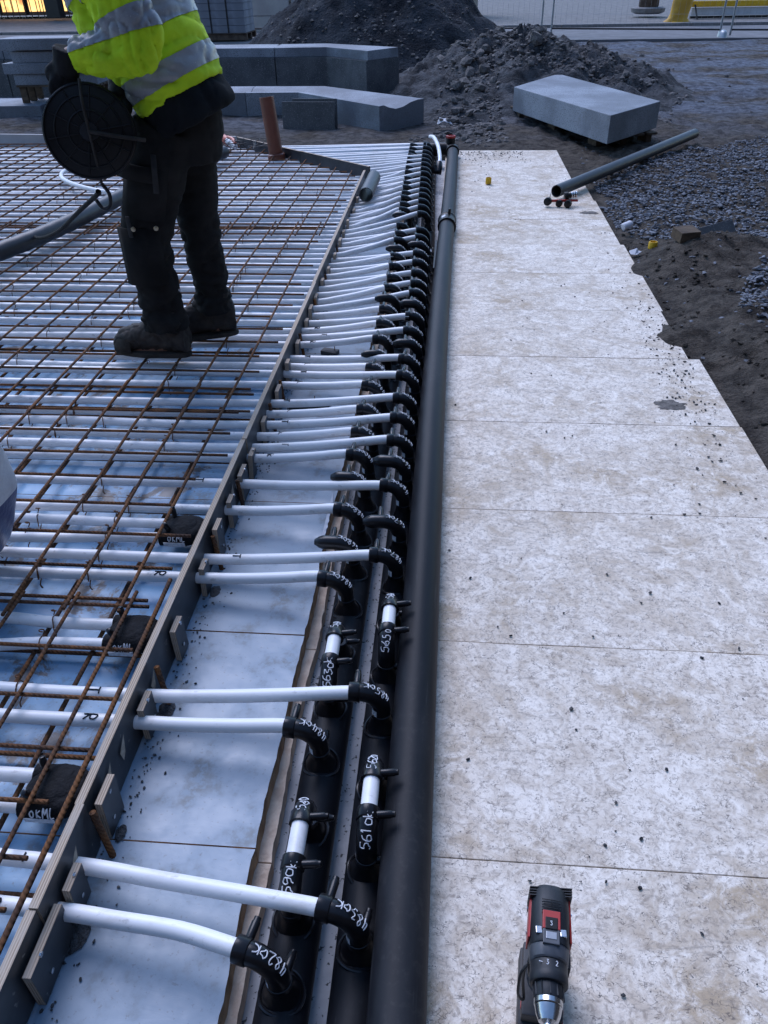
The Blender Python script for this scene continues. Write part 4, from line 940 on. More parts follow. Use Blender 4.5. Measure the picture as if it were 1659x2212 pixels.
rs = MB(); rr = random.Random(77)
for k in range(4200):
    x, y = (rr.gauss(.85, .75), rr.gauss(10.9, .9)) if k < 2600 else ((rr.gauss(-1.2, 1.0), rr.gauss(13.6, .8)) if k < 3400 else (rr.uniform(-.4, 1.0), rr.uniform(7.6, 9.6)))
    if y < 7.5 or (x < -.2 and 8.2 < y < 11.9) or (k >= 2600 and k < 3400 and y < 12.3): continue
    z = surf(x, y)
    if z > 1.5 or (.5 < x < 1.95 and 6.9 < y < 10.1): continue
    r_ = rr.choice((.008, .011, .015, .02, .028)); v, f = ico(r_, rr.uniform(.9, 1.5), 1, .7, .35, rr); rs.add([(p.x+x, p.y+y, p.z+z) for p in v], f)
tag(rs.build('rubble_stones', 'rock'), 'small broken stones strewn over the mounds', 'rubble', kind='stuff')
# ---- crushed gravel
def in_poly(x, y, P):
    c = False; j = len(P)-1
    for i in range(len(P)):
        if (P[i][1] > y) != (P[j][1] > y) and x < (P[j][0]-P[i][0])*(y-P[i][1])/(P[j][1]-P[i][1])+P[i][0]: c = not c
        j = i
    return c
GA = [(1.02, 4.85), (1.0, 6.2), (1.35, 6.75), (2.1, 7.45), (3.5, 8.3), (3.9, 5.2), (2.6, 4.4), (1.9, 4.55), (1.55, 4.75), (1.28, 4.6)]
GB = [(1.30, 3.40), (1.42, 3.8), (1.62, 4.15), (2.1, 4.35), (2.9, 4.4), (2.7, 2.8), (1.75, 2.95), (1.5, 3.15)]
gm = MB(); rr = random.Random(9); cnt = 0
for P, n, b in ((GA, 18000, (1.0, 3.9, 4.4, 8.3)), (GB, 5200, (1.3, 2.9, 2.8, 4.4))):
    k = 0
    while k < n:
        x, y = rr.uniform(b[0], b[1]), rr.uniform(b[2], b[3]); ins = in_poly(x, y, P); k += 1
        if not ins: continue
        if fbm(x*2.3, y*2.3, 4.4, 3) < -.42+.3*(not ins): continue
        r_ = rr.uniform(.006, .011)*(1.6 if rr.random() < .15 else 1); v, f = ico(r_, rr.uniform(1.0, 2.0), rr.uniform(.7, 1), rr.uniform(.4, .7), .35, rr); z = gz(x, y)+rr.uniform(.0, .014)
        gm.add([(p.x+x, p.y+y, p.z+z) for p in v], f)
for k in range(500):      # strays on the soil
    x, y = rr.uniform(1.02, 2.8), rr.uniform(1.6, 8); 
    r_ = rr.uniform(.005, .014); v, f = ico(r_, 1.5, .9, .5, .4, rr); z = gz(x, y)-r_*.2
    gm.add([(p.x+x, p.y+y, p.z+z) for p in v], f)
o = gm.build('gravel', 'gravel_stone'); tag(o, 'blue grey crushed gravel right of the boards', 'gravel', kind='stuff')
cm = MB(); rr = random.Random(101)
for k in range(2600):
    x, y = rr.uniform(.98, 2.9), rr.uniform(1.7, 5.0)
    if x < edge_x(y)-.05 or fbm(x*2, y*2, 12, 3) < rr.uniform(-.6, .3): continue
    r_ = rr.choice((.003, .004, .006, .008, .012)); v, f = ico(r_, rr.uniform(.9, 1.6), 1, .6, .4, rr); z = gz(x, y)+r_*.3; cm.add([(p.x+x, p.y+y, p.z+z) for p in v], f)
tag(cm.build('soil_clods', 'soil', smooth=50), 'clods of earth on the bank beside the boards', 'soil', kind='stuff')
# ---- debris on the boards
dm = MB(); rr = random.Random(31)
for k in range(450):
    x, y = rr.uniform(0.0, 1.0), rr.uniform(.25, 7.2)
    if fbm(x*3, y*3, 6, 3) < rr.uniform(-.2, .5): continue
    r_ = rr.choice((.0015, .002, .003, .004)); v, f = ico(r_, 1.3, .9, .6, .3, rr); dm.add([(p.x+x, p.y+y, p.z+r_*.3) for p in v], f)
for k in range(900):      # crumbs at the far corner of the boards and along the spilled earth
    x, y = (rr.uniform(.02, .6), 7.3-abs(rr.gauss(0, .22))) if k < 450 else (rr.gauss(.93, .07), rr.gauss(3.0, .5))
    if x > 1.0: continue
    r_ = rr.choice((.0015, .002, .002, .003, .005)); v, f = ico(r_, 1.4, .8, .5, .35, rr); dm.add([(p.x+x, p.y+y, p.z+r_*.3) for p in v], f)
for k in range(900):      # grit along the formwork
    x, y = -.615+abs(rr.gauss(0, .03)), rr.uniform(.4, 5.5); r_ = rr.choice((.0015, .002, .003)); v, f = ico(r_, 1.3, .9, .6, .3, rr); dm.add([(p.x+x, p.y+y, p.z+r_*.3) for p in v], f)
tag(dm.build('grit', 'rubble_soil'), 'dark grit scattered over the boards', 'grit', kind='stuff')
for (x, y, s, lab) in ((.83, 2.62, .048, 'flat grey patch of spilled mortar on the boards near the right edge'), (.90, 5.3, .045, 'thin smear of earth on the boards near the clamp tool')):
    n = 60; v = [(x, y, .0022)]
    for k in range(n):
        a = 2*math.pi*k/n; e = 1+.55*fbm(math.cos(a)*1.8+x*7, math.sin(a)*1.8, y, 4); v.append((x+s*1.15*e*math.cos(a), y+s*.75*e*math.sin(a), .0004))
    o = MB().add(v, [(0, 1+k, 1+(k+1) % n) for k in range(n)]).build('mortar_patch', 'mortar', recenter=True, smooth=80); tag(o, lab, 'mortar')
rr = random.Random(3)
for (x, y) in ((.38, 1.36+.03), (.55, 1.56), (.52, 1.52), (.45, 1.63), (.72, 1.92), (.62, 1.90), (.36, .93), (.88, 1.40), (.30, 1.16), (.82, 2.18), (.15, 1.41), (.72, 1.37), (.57, 3.9), (.28, 3.2), (.70, 4.85), (.90, 5.0), (.36, 2.4)):
    r_ = rr.uniform(.003, .0055); o = inst('pebble', ROCKS[rr.randrange(7)], None, (x, y, r_*.4), (0, 0, rr.uniform(0, 6)), (r_*1.3, r_, r_*.8)); tag(o, 'small dark pebble lying on the white boards', 'pebble', 'pebbles on the white boards')
for (x, y, s) in ((-.60, .61, .035), (-.592, .80, .018), (-.596, 1.10, .03), (-.59, 1.50, .024)):
    n = 18; v = [(x, y, .006)]+[(x+s*.6*(1+.4*nz(k*1.3, x*30))*math.cos(2*math.pi*k/n), y+s*(1+.4*nz(k*1.7, y*20))*math.sin(2*math.pi*k/n), .0008) for k in range(n)]
    o = MB().add(v, [(0, 1+k, 1+(k+1) % n) for k in range(n)]).build('mud_spill', 'rubble_soil', fw, smooth=80)

# ================================================================== THE WORKER
def limb(pts, rad, n=6, seg=20, squash=None):
    """closed loft along a smooth path; rad per control point"""
    P = cat_rom(pts, n); N = len(P); r = []
    for i in range(N):
        t = i/(N-1)*(len(rad)-1); k = min(int(t), len(rad)-2); u = t-k; u = u*u*(3-2*u); r.append(rad[k]*(1-u)+rad[k+1]*u)
    mb = MB(); mb.tube(P, r, seg); return mb, P, r
def wrinkle(me, amp, fq, aniso=(1, 1, 1), seed=0.0, band=None):
    bm = bmesh.new(); bm.from_mesh(me); bm.normal_update()
    for v in bm.verts:
        p = v.co; q = Vector((p.x*fq*aniso[0], p.y*fq*aniso[1], p.z*fq*aniso[2]+seed))
        r1 = noise.noise(q*.8+Vector((3, 1, 7))); r2 = noise.noise(q*1.5+Vector((9, 4, 2)))
        d = noise.noise(q)*.55-.95*(1-abs(r1))**9-.5*(1-abs(r2))**9+.2
        a = amp if band is None else amp*band(p)
        v.co = p+v.normal*d*a
    bm.to_mesh(me); bm.free(); me.update()
def cloth(name, mb, voxel, mt, parent, amp, fq, aniso=(1, 1, 1), seed=0.0, band=None):
    me = remeshed(mb, voxel); wrinkle(me, amp, fq, aniso, seed, band)
    me.materials.clear(); [me.materials.append(MATS[m]) for m in ([mt] if isinstance(mt, str) else mt)]
    me.polygons.foreach_set('use_smooth', [True]*len(me.polygons)); me.name = name
    o = bpy.data.objects.new(name, me); COL.objects.link(o); setp(o, parent); return o
man = empty('person', (-1.02, 2.87, .1), 'person in a yellow reflective jacket and black trousers bending over a black reel', 'person')
A = Vector((-math.sin(R(25)), 0, math.cos(R(25)))); BK = Vector((math.cos(R(25)), 0, math.sin(R(25)))); HEM = Vector((-.915, 2.86, .995))
def tors(s): return HEM+A*s
# body: one continuous figure
bd = MB()
def addm(mb): bd.add(mb.v, mb.f)
addm(limb([(-.93, 2.86, .86), (-.92, 2.86, .98), tors(.14), tors(.28), tors(.42), tors(.50)], [.12, .125, .12, .135, .13, .07])[0])
addm(limb([tors(.40)+Vector((0, -.12, 0)), tors(.42), tors(.40)+Vector((0, .12, 0))], [.07, .1, .07])[0])
addm(limb([tors(.44), tors(.54)+Vector((-.01, 0, 0)), tors(.60)+Vector((-.03, 0, 0))], [.06, .054, .055])[0])
HC = tors(.70)+Vector((-.05, 0, -.01))
hd = MB(); rings = []
for i in range(13):
    t = math.pi*i/12; z = -math.cos(t); ring = []
    for k in range(24):
        a = 2*math.pi*k/24; sx = .098*math.sin(t) if i not in (0, 12) else .002; sy = .076*math.sin(t) if i not in (0, 12) else .002
        x = sx*math.cos(a); y = sy*math.sin(a)
        if z < -.2: x *= .88; y *= .80
        ring.append(HC+Vector((x+(-.012 if z < -.2 else 0), y, z*.118)))
    rings.append(ring)
hd.loft(rings); addm(hd)
addm(limb([HC+Vector((-.088, 0, .02)), HC+Vector((-.105, 0, -.01)), HC+Vector((-.118, 0, -.03)), HC+Vector((-.095, 0, -.04))], [.010, .012, .015, .012], 3, 10)[0])
for s in (-1, 1): addm(limb([HC+Vector((.0, s*.073, -.03)), HC+Vector((.008, s*.083, 0)), HC+Vector((.004, s*.078, .028))], [.010, .014, .010], 3, 10)[0])
addm(limb([HC+Vector((-.088, -.022, -.062)), HC+Vector((-.098, 0, -.060)), HC+Vector((-.088, .022, -.062))], [.006, .008, .006], 3, 8)[0])
NA = [Vector((-1.06, 2.67, 1.40)), Vector((-.985, 2.63, 1.27)), Vector((-.945, 2.615, 1.165)), Vector((-1.03, 2.60, 1.145)), Vector((-1.135, 2.60, 1.14))]
FA = [Vector((-1.07, 3.04, 1.40)), Vector((-1.03, 3.06, 1.26)), Vector((-1.0, 3.04, 1.13)), Vector((-1.045, 2.92, 1.07)), Vector((-1.07, 2.80, 1.04))]
addm(limb(NA+[Vector((-1.18, 2.60, 1.125))], [.055, .048, .042, .038, .028, .03])[0]); addm(limb(FA+[Vector((-1.075, 2.74, 1.02))], [.055, .048, .042, .038, .028, .03])[0])
NL = [Vector((-.955, 2.775, .93)), Vector((-1.02, 2.77, .76)), Vector((-1.085, 2.765, .57)), Vector((-1.085, 2.775, .36)), Vector((-1.09, 2.785, .17))]
FL = [Vector((-.935, 2.95, .93)), Vector((-.945, 2.955, .76)), Vector((-.955, 2.965, .56)), Vector((-.95, 2.98, .36)), Vector((-.955, 2.985, .17))]
for LG in (NL, FL):
    addm(limb(LG, [.085, .075, .056, .05, .036])[0]); a = LG[-1]
    addm(limb([a+Vector((.03, 0, -.02)), a+Vector((-.05, 0, -.03)), a+Vector((-.15, 0, -.045))], [.024, .022, .016], 4, 12)[0])
bme = remeshed(bd, .012); bme.materials.clear(); bme.materials.append(MATS['skin']); bme.polygons.foreach_set('use_smooth', [True]*len(bme.polygons))
bo = bpy.data.objects.new('body', bme); COL.objects.link(bo); setp(bo, man)
hr = MB(); rings = []
for i in range(8):
    t = math.pi*.5*i/7; rings.append([HC+Vector((.018+.100*math.cos(t)*math.cos(2*math.pi*k/24), .083*math.cos(t)*math.sin(2*math.pi*k/24), .018+.112*math.sin(t)+(.025 if math.cos(2*math.pi*k/24) < -.3 and i < 2 else 0))) for k in range(24)])
hr.loft(rings); hr.build('hair', 'hair', man, smooth=60)
for s in (-1, 1): MB().lathe([(.002, -.011), (.008, -.008), (.011, 0), (.008, .008), (.002, .011)], HC+Vector((-.083, s*.031, .012)), (1, 0, 0), 10).build('eye', 'marker_white', man, smooth=60)
# trousers
tr = MB()
def addt(x): tr.add(x.v, x.f)
addt(limb(NL[:4]+[Vector((-1.085, 2.782, .215))], [.106, .100, .090, .080, .088], 7, 24)[0])
addt(limb(FL[:4]+[Vector((-.952, 2.985, .22))], [.102, .092, .078, .070, .080], 7, 24)[0])
addt(limb([(-.93, 2.86, .80), (-.928, 2.86, .90), (-.92, 2.86, .99), (-.915, 2.86, 1.05)], [.12, .14, .135, .12], 5, 24)[0])
to = cloth('trousers', tr, .0095, 'trousers', man, .013, 14, (.6, .6, 1.7), 2.0, lambda p: .4+.8*sstep(.66, .5, p.z)+.6*sstep(.36, .24, p.z))
# pocket flaps, knee pocket, seams and studs on the near leg
def patch(c, ax_up, ax_right, w_, h_, r_leg, name, mt, parent, th=.006):
    mb = MB(); v = []; n = 6; c = Vector(c)
    for j in range(2):
        for k in range(n+1):
            u = (k/n-.5)*w_; a = u/r_leg; out = Vector((0, -1, 0)); rt_ = Vector(ax_right)
            v.append(c+rt_*(math.sin(a)*r_leg)+out*(math.cos(a)*r_leg)+Vector(ax_up)*(j-.5)*h_)
    mb.add(v, [(k, k+1, n+2+k, n+1+k) for k in range(n)]); o = mb.build(name, mt, parent, smooth=60)
    md = o.modifiers.new('t', 'SOLIDIFY'); md.thickness = th; md.offset = 1; return o
patch((-1.035, 2.77, .735), (.25, 0, .97), (1, 0, -.2), .16, .17, .108, 'cargo_pocket', 'trousers', to)
patch((-1.035, 2.77, .80), (.25, 0, .97), (1, 0, -.2), .165, .05, .115, 'pocket_flap', 'trousers', to)
patch((-1.088, 2.768, .52), (0, 0, 1), (1, 0, 0), .17, .20, .100, 'knee_pocket', 'trousers', to)
patch((-.975, 2.765, .80), (.1, 0, .99), (1, 0, -.1), .018, .12, .117, 'zip_strip', 'trouser_grey', to, .004)
patch((-1.10, 2.768, .63), (0, 0, 1), (1, 0, 0), .014, .07, .112, 'tool_loop', 'trouser_grey', to, .005)
for (x, z) in ((-1.085, .625), (-1.005, .628)): MB().lathe([(.008, 0), (.008, .004), (.004, .006)], (x, 2.655, z), (0, -1, 0), 12).build('stud', 'brass', to, smooth=40)
# boots
def boot(ank, yaw):
    t = Vector((ank.x, ank.y, .105)); M3 = Matrix.Rotation(yaw, 3, 'Z'); rings = []
    prof = [(.085, .020, .105, .044), (.06, .032, .12, .046), (.0, .036, .145, .046), (-.05, .038, .118, .047), (-.10, .040, .096, .050), (-.15, .041, .082, .053), (-.195, .036, .066, .046), (-.218, .018, .04, .03)]
    up_ = MB()
    for (x, hw, h_, hw2) in prof:
        r_ = []
        for k in range(16):
            a = 2*math.pi*k/16; y = hw2*math.cos(a); z = (h_*.5)*(1+math.sin(a)); z = z**.92
            r_.append(t+M3 @ Vector((x, y*(1-.25*max(0, math.sin(a))), .018+z)))
        rings.append(r_)
    up_.loft(rings); sh, _, _ = limb([t+Vector((.025, 0, .06)), t+Vector((.022, 0, .12)), t+Vector((.018, 0, .19))], [.05, .05, .056], 4, 18); up_.add(sh.v, sh.f)
    b = cloth('boot', up_, .006, 'boot_leather', man, .006, 26)
    so_ = MB(); out = []
    for k in range(28):
        a = 2*math.pi*k/28; x = -.068+.158*math.cos(a); y = (.053 if math.cos(a) < 0 else .046)*math.copysign(abs(math.sin(a))**.75, math.sin(a)); out.append(t+M3 @ Vector((x, y, 0)))
    so_.prism([(p.x, p.y) for p in out], .110, .130); s_ = so_.build('sole', 'boot_sole', b, bevel=.004)
    tc = MB(); rg = []
    for (x, h_, hw2) in ((-.135, .088, .0545), (-.165, .080, .054), (-.195, .070, .048), (-.214, .052, .036), (-.223, .03, .02)):
        rg.append([t+M3 @ Vector((x, hw2*math.cos(math.pi*k/10), .024+h_*math.sin(math.pi*k/10)**.8)) for k in range(11)])
    v_ = [p for r__ in rg for p in r__]; tc.add(v_, [(i*11+k, i*11+k+1, (i+1)*11+k+1, (i+1)*11+k) for i in range(4) for k in range(10)]); o_ = tc.build('toe_cap', 'boot_sole', b, smooth=60)
    md = o_.modifiers.new('t', 'SOLIDIFY'); md.thickness = .003
    for k in range(4): MB().tube(cat_rom([t+M3 @ Vector((-.03-.022*k, -.03, .125-.008*k)), t+M3 @ Vector((-.035-.022*k, 0, .142-.012*k)), t+M3 @ Vector((-.03-.022*k, .03, .125-.008*k))], 4), .003, 6).build('lace', 'black_metal', b)
boot(NL[-1]+Vector((0.0, 0, 0)), R(-6)); boot(FL[-1], R(14))
# shirt below the jacket
shm = MB(); rings = []
for s, rx, ry in ((-.085, .145, .200), (-.06, .150, .204), (-.02, .148, .202), (.05, .140, .19), (.10, .13, .18)):
    rings.append(ring_pts(tors(s)+BK*(.012 if s < 0 else 0), A, rx, ry, 36, BK))
shm.loft(rings); cloth('shirt', shm, .011, 'dark_shirt', man, .010, 11, (1, 1, .5), 5.0)
# jacket: body and sleeves
jk = MB(); rings = []; JS = [(.0, .150, .208), (.03, .158, .214), (.10, .164, .220), (.18, .170, .224), (.27, .176, .228), (.36, .172, .232), (.44, .150, .224), (.50, .118, .175), (.545, .085, .10), (.575, .075, .082)]
for s, rx, ry in JS: rings.append(ring_pts(tors(s)+BK*.006, A, rx, ry, 40, BK))
jk.loft(rings)
def jband(p): return .6+.8*sstep(.2, -.1, (p-HEM).dot(BK))
jo = cloth('jacket', jk, .011, 'hi_vis_yellow', man, .015, 11, (.55, .6, 1.7), 1.0, jband)
ns, NP, NR = limb(NA, [.098, .088, .080, .064, .050], 9, 26)
nsl = cloth('sleeve', ns, .009, 'hi_vis_yellow', jo, .013, 13, (2.3, .7, 1.5), 3.0)
fs_, FP, FR_ = limb(FA, [.10, .092, .082, .068, .056], 9, 26)
fsl = cloth('sleeve', fs_, .009, 'hi_vis_yellow', jo, .013, 13, (2.3, .7, 1.5), 6.0)
# reflective bands follow the jacket surface: faces between two planes, lifted slightly
def band_from(obj, name, keep, parent, off=.0025):
    bm = bmesh.new(); bm.from_mesh(obj.data)
    for (co_, no_) in keep:
        bmesh.ops.bisect_plane(bm, geom=bm.verts[:]+bm.edges[:]+bm.faces[:], plane_co=co_, plane_no=no_, clear_outer=True)
    bm.normal_update()
    for v in bm.verts: v.co += v.normal*off
    me = bpy.data.meshes.new(name); bm.to_mesh(me); bm.free(); me.materials.clear(); me.materials.append(MATS['reflective'])
    o = bpy.data.objects.new(name, me); COL.objects.link(o); setp(o, parent); return o
for s0, s1 in ((.045, .105), (.185, .250), (.345, .40)): band_from(jo, 'reflective_band', [(tors(s1), A), (tors(s0), -A)], jo)
for arm, P, sl in ((NA, NP, nsl), (FA, FP, fsl)):
    for (i0, i1) in ((11, 15), (4, 7)):
        d0 = (P[i0+1]-P[i0-1]).normalized(); d1 = (P[i1+1]-P[i1-1]).normalized()
        band_from(sl, 'reflective_band', [(P[i1], d1), (P[i0], -d0)] if arm is FA else [(P[i1], (d1+Vector((0, 0, -.3))).normalized()), (P[i0], -(d0+Vector((0, 0, -.3))).normalized()), (P[0].lerp(P[i1], .0)+Vector((0, 0, -.29)), Vector((0, 0, -1)))], sl)
# gloves, closed round the rod they hold
def glove(wrist, dirv, side, hold_ax, name):
    g = MB(); d_ = Vector(dirv).normalized(); h_ = Vector(hold_ax).normalized(); up_ = d_.cross(h_).normalized()*side
    w0 = Vector(wrist)
    def ad(mm): g.add(mm[0].v, mm[0].f)
    ad(limb([w0-d_*.04, w0, w0+d_*.03], [.046, .040, .036], 4, 14))
    for k in range(4):
        o0 = w0+d_*.03+h_*((k-1.5)*.021); ln = (.030, .034, .032, .026)[k]
        ad(limb([w0+h_*((k-1.5)*.012)+d_*.01, o0+d_*.028+up_*.012, o0+d_*(.035+ln*.7)+up_*.004, o0+d_*(.035+ln*.75)-up_*.024, o0+d_*.035-up_*.036], [.017, .0145, .0125, .0115, .010], 3, 10))
    ad(limb([w0+h_*(-.02)+d_*.005, w0-h_*.048+d_*.028-up_*.008, w0-h_*.045+d_*.055-up_*.022, w0-h_*.022+d_*.068-up_*.034], [.018, .015, .013, .011], 3, 10))
    return cloth(name, g, .0055, 'glove', man, .0015, 40)
glove((-1.165, 2.60, 1.12), (-.35, .05, -.9), 1, (1, .2, -.2), 'glove')
glove((-1.075, 2.745, 1.02), (.0, -.75, -.55), -1, (.9, 0, .3), 'glove')
# ---- black reel in his hands
rl = empty('wire_reel', (-1.165, 2.60, .79), 'round black reel on a wire frame hanging from the gloved hands of the worker', 'reel')
RC = Vector((-1.165, 2.595, .935)); RA = Vector((.32, -.93, .18)).normalized()
for s in (-1, 1):
    MB().lathe([(.010, -.004), (.131, -.004), (.136, 0), (.131, .004), (.010, .004)], RC+RA*.042*s, RA, 40).build('flange', 'black_plastic', rl, smooth=40)
for k in range(10):
    a = 2*math.pi*k/10; n_ = RA.orthogonal().normalized(); b_ = RA.cross(n_); d_ = n_*math.cos(a)+b_*math.sin(a)
    MB().tube([RC+RA*.047+d_*.034, RC+RA*.047+d_*.124], .0026, 6).build('spoke_rib', 'black_plastic', rl, smooth=60)
for r_ in (.060, .100, .131):
    n_ = RA.orthogonal().normalized(); b_ = RA.cross(n_)
    MB().tube([RC+RA*.046+(n_*math.cos(2*math.pi*k/40)+b_*math.sin(2*math.pi*k/40))*r_ for k in range(40)], .0035, 6, closed=True).build('rim_ring', 'black_plastic', rl, smooth=60)
MB().lathe([(.115, -.038), (.122, -.02), (.117, 0), (.123, .02), (.115, .038)], RC, RA, 32).build('wire_winding', 'black_metal', rl, smooth=40)
MB().lathe([(.026, -.055), (.028, -.05), (.028, .05), (.026, .055)], RC, RA, 16).build('hub', 'drill_dark', rl, smooth=40)
q = RC+RA*.062
MB().tube(cat_rom([(-1.15, 2.56, 1.085), (-1.145, 2.535, 1.03), q+Vector((0, 0, .02)), q+Vector((.004, 0, -.10)), (-1.155, 2.57, .785)], 6), .0045, 8).build('frame_rod', 'boot_leather', rl, smooth=60)
MB().tube(cat_rom([q, q+Vector((.06, .01, -.012)), q+Vector((.15, .06, -.035))], 5), .006, 8).build('crank_rod', 'boot_leather', rl, smooth=60)
MB().tube(cat_rom([(-1.155, 2.57, .79), (-1.135, 2.565, .76), (-1.14, 2.565, .725), (-1.165, 2.565, .715), (-1.185, 2.57, .74)], 6), .006, 8).build('hook', 'black_metal', rl, smooth=60)
o = MB().tube(cat_rom([(-1.175, 2.575, .765), (-1.20, 2.62, .745), (-1.42, 2.93, .615), (-1.78, 3.42, .40), (-2.20, 4.02, .20), (-2.46, 4.40, .125)], 8), .008, 8).build('black_cable', 'trousers', recenter=True, smooth=60)
o.location += Vector((.04, -.035, 0)); tag(o, 'black cable running from the reel down to the mesh', 'cable')

PB = Vector((-1.02, 2.87, .1)); PS = 1.0; PT = Vector((0.01, -.035, 0))
for e_ in (man, rl): e_.location = PB+(e_.location-PB)*PS+PT; e_.scale = (PS,)*3
rl.location.x += .03
# ================================================================== CORDLESS DRILL
dr = empty('cordless_drill', (.165, .56, 0), 'red and black cordless drill standing on its battery at the lower right', 'drill')
D0 = Vector((.182, .632, .198)); D1 = Vector((.1625, .44, .196)); DX = (D1-D0).normalized(); DU = Vector((0, 0, 1)); DS = DX.cross(DU).normalized()
def dp_(s, u, v): return D0+DX*s+DS*u+DU*v
def dring(s, hw, hh, sq=.75, seg=28, dv_=0):
    r_ = []
    for k in range(seg):
        a = 2*math.pi*k/seg; c, s_ = math.cos(a), math.sin(a)
        r_.append(dp_(s, hw*math.copysign(abs(c)**sq, c), dv_+hh*math.copysign(abs(s_)**sq, s_)))
    return r_
mb = MB(); mb.loft([dring(.0, .016, .018), dring(.003, .023, .026), dring(.012, .0275, .031), (dring(.04, .029, .033)), dring(.085, .0285, .034), dring(.088, .0275, .033)]); mb.build('motor_housing', 'drill_dark', dr, smooth=35)
for s in (-1, 1):
    mb = MB(); mb.add([dp_(.012, s*.0262, .014), dp_(.012, s*.0262, -.02), dp_(.078, s*.0285, -.024), dp_(.078, s*.0285, .016), dp_(.012, s*.0295, .012), dp_(.012, s*.0295, -.018), dp_(.078, s*.0312, -.022), dp_(.078, s*.0312, .014)], [(0, 1, 2, 3), (4, 5, 6, 7), (0, 1, 5, 4), (1, 2, 6, 5), (2, 3, 7, 6), (3, 0, 4, 7)]); mb.build('side_panel', 'red_plastic', dr, bevel=.001)
mb = MB()
for s in (.006, .010, .014, .018): mb.box(dp_(s, .0, .0), (.062-.0*s, .0015, .05))
mb.build('vent_slots', 'black_metal', dr)
def top_plate(s0, s1, hw, z0, z1, name, mt, par=dr, bev=.001):
    mb = MB(); v = [dp_(s, u, z) for z in (z0, z1) for (s, u) in ((s0, -hw), (s0, hw), (s1, hw), (s1, -hw))]
    mb.add(v, [(3, 2, 1, 0), (4, 5, 6, 7), (0, 1, 5, 4), (1, 2, 6, 5), (2, 3, 7, 6), (3, 0, 4, 7)]); return mb.build(name, mt, par, bevel=bev)
top_plate(.046, .072, .0125, .028, .0355, 'gear_switch_frame', 'red_plastic')
gs = top_plate(.056, .073, .0088, .030, .0368, 'gear_switch', 'black_plastic')
strokes_flat('2', .006, dp_(.065, 0, .0373), -DS, -DX*-1, .0005).build('digit', 'marker_white', gs)
top_plate(.070, .092, .0115, .029, .0348, 'gear_label', 'drill_grey'); top_plate(.076, .086, .0075, .0345, .0356, 'label_plate', 'galvanised')
for s in (-1, 1):
    mb = MB(); c = dp_(.074, s*.017, .0275); mb.box(c, (.009, .010, .010)); mb.build('bracket', 'steel', dr, bevel=.001)
mb = MB(); mb.loft([dring(.086, .027, .031, .8), dring(.088, .0285, .032, .85), dring(.104, .027, .029, .95), dring(.106, .0255, .027, 1)]); mb.build('gearbox', 'drill_grey', dr, smooth=35)
mb = MB(); mb.lathe([(.024, .105), (.0262, .107), (.0262, .119), (.0268, .120), (.0268, .131), (.0255, .133), (.020, .1335)], D0, DX, 30); tq = mb.build('torque_ring', 'drill_dark', dr, smooth=35)
for (ang, ch) in ((-20, '2'), (8, '3')):
    a = R(ang); org = dp_(.113, math.sin(a)*.0264, math.cos(a)*.0264); strokes_flat(ch, .0065, org, (DS*math.cos(a)-DU*math.sin(a))*-1, DX*-1*-1*-1, .00055).build('digit', 'marker_white', tq)
a = R(26); MB().box(dp_(.113, math.sin(a)*.0264, math.cos(a)*.0264), (.009, .0012, .001), Matrix.Rotation(R(26), 3, 'Y')).build('pointer_mark', 'marker_white', tq)
mb = MB(); mb.lathe([(.019, .133), (.0205, .134), (.0205, .150), (.0195, .152)], D0, DX, 30)
for k in range(12):
    a = 2*math.pi*k/12; mb.box(dp_(.142, math.cos(a)*.0204, math.sin(a)*.0204), (.002, .016, .002), Matrix.Rotation(-a, 3, 'Y'))
mb.build('chuck_sleeve', 'drill_dark', dr, smooth=35)
MB().lathe([(.0195, .152), (.0195, .158), (.0185, .159)], D0, DX, 30).build('chuck_ring', 'steel', dr, smooth=35)
MB().lathe([(.016, .159), (.0185, .160), (.0165, .170), (.013, .178), (.008, .180), (.0062, .181), (.0062, .188)], D0, DX, 30).build('chuck_nose', 'steel', dr, smooth=35)
MB().lathe([(.0062, .188), (.017, .190), (.018, .194), (.018, .208), (.010, .210)], D0, DX, 24).build('bit_holder', 'steel', dr, smooth=35)
# handle, foot and battery below
hb = [((.066, 0, -.028), .017, .026), ((.060, -.001, -.055), .0155, .022), ((.058, -.002, -.09), .0155, .021), ((.056, -.003, -.115), .017, .023), ((.058, -.004, -.128), .026, .036)]
rings = []
for (s, u, v_), hw, hl in hb:
    rings.append([dp_(s, u, v_)+DS*(hw*math.copysign(abs(math.cos(2*math.pi*k/20))**.8, math.cos(2*math.pi*k/20)))+DX*(hl*math.copysign(abs(math.sin(2*math.pi*k/20))**.8, math.sin(2*math.pi*k/20))) for k in range(20)])
MB().loft(rings).build('handle', 'drill_dark', dr, smooth=40)
def blk(s0, s1, hw, z0, z1, name, mt, du=0.0, bev=.004):
    mb = MB(); v = [dp_(s, du+u, 0)+DU*(z-.198) for z in (z0, z1) for (s, u) in ((s0, -hw), (s0, hw), (s1, hw), (s1, -hw))]
    mb.add(v, [(3, 2, 1, 0), (4, 5, 6, 7), (0, 1, 5, 4), (1, 2, 6, 5), (2, 3, 7, 6), (3, 0, 4, 7)]); return mb.build(name, mt, dr, bevel=bev, smooth=35)
for (s_, u_, v_) in ((.03, .0315, .0), (.062, .0315, -.008), (.03, -.0315, .0), (.062, -.0315, -.008)): MB().lathe([(.0022, 0), (.0022, .0012), (.001, .0014)], dp_(s_, u_, v_), DS*(1 if u_ > 0 else -1), 8).build('screw', 'steel', dr)
for k in range(6): MB().tube([dp_(.030+.004*k, -.014, .0335), dp_(.030+.004*k, 0, .0345), dp_(.030+.004*k, .014, .0335)], .0007, 5).build('grip_ridge', 'black_metal', dr)
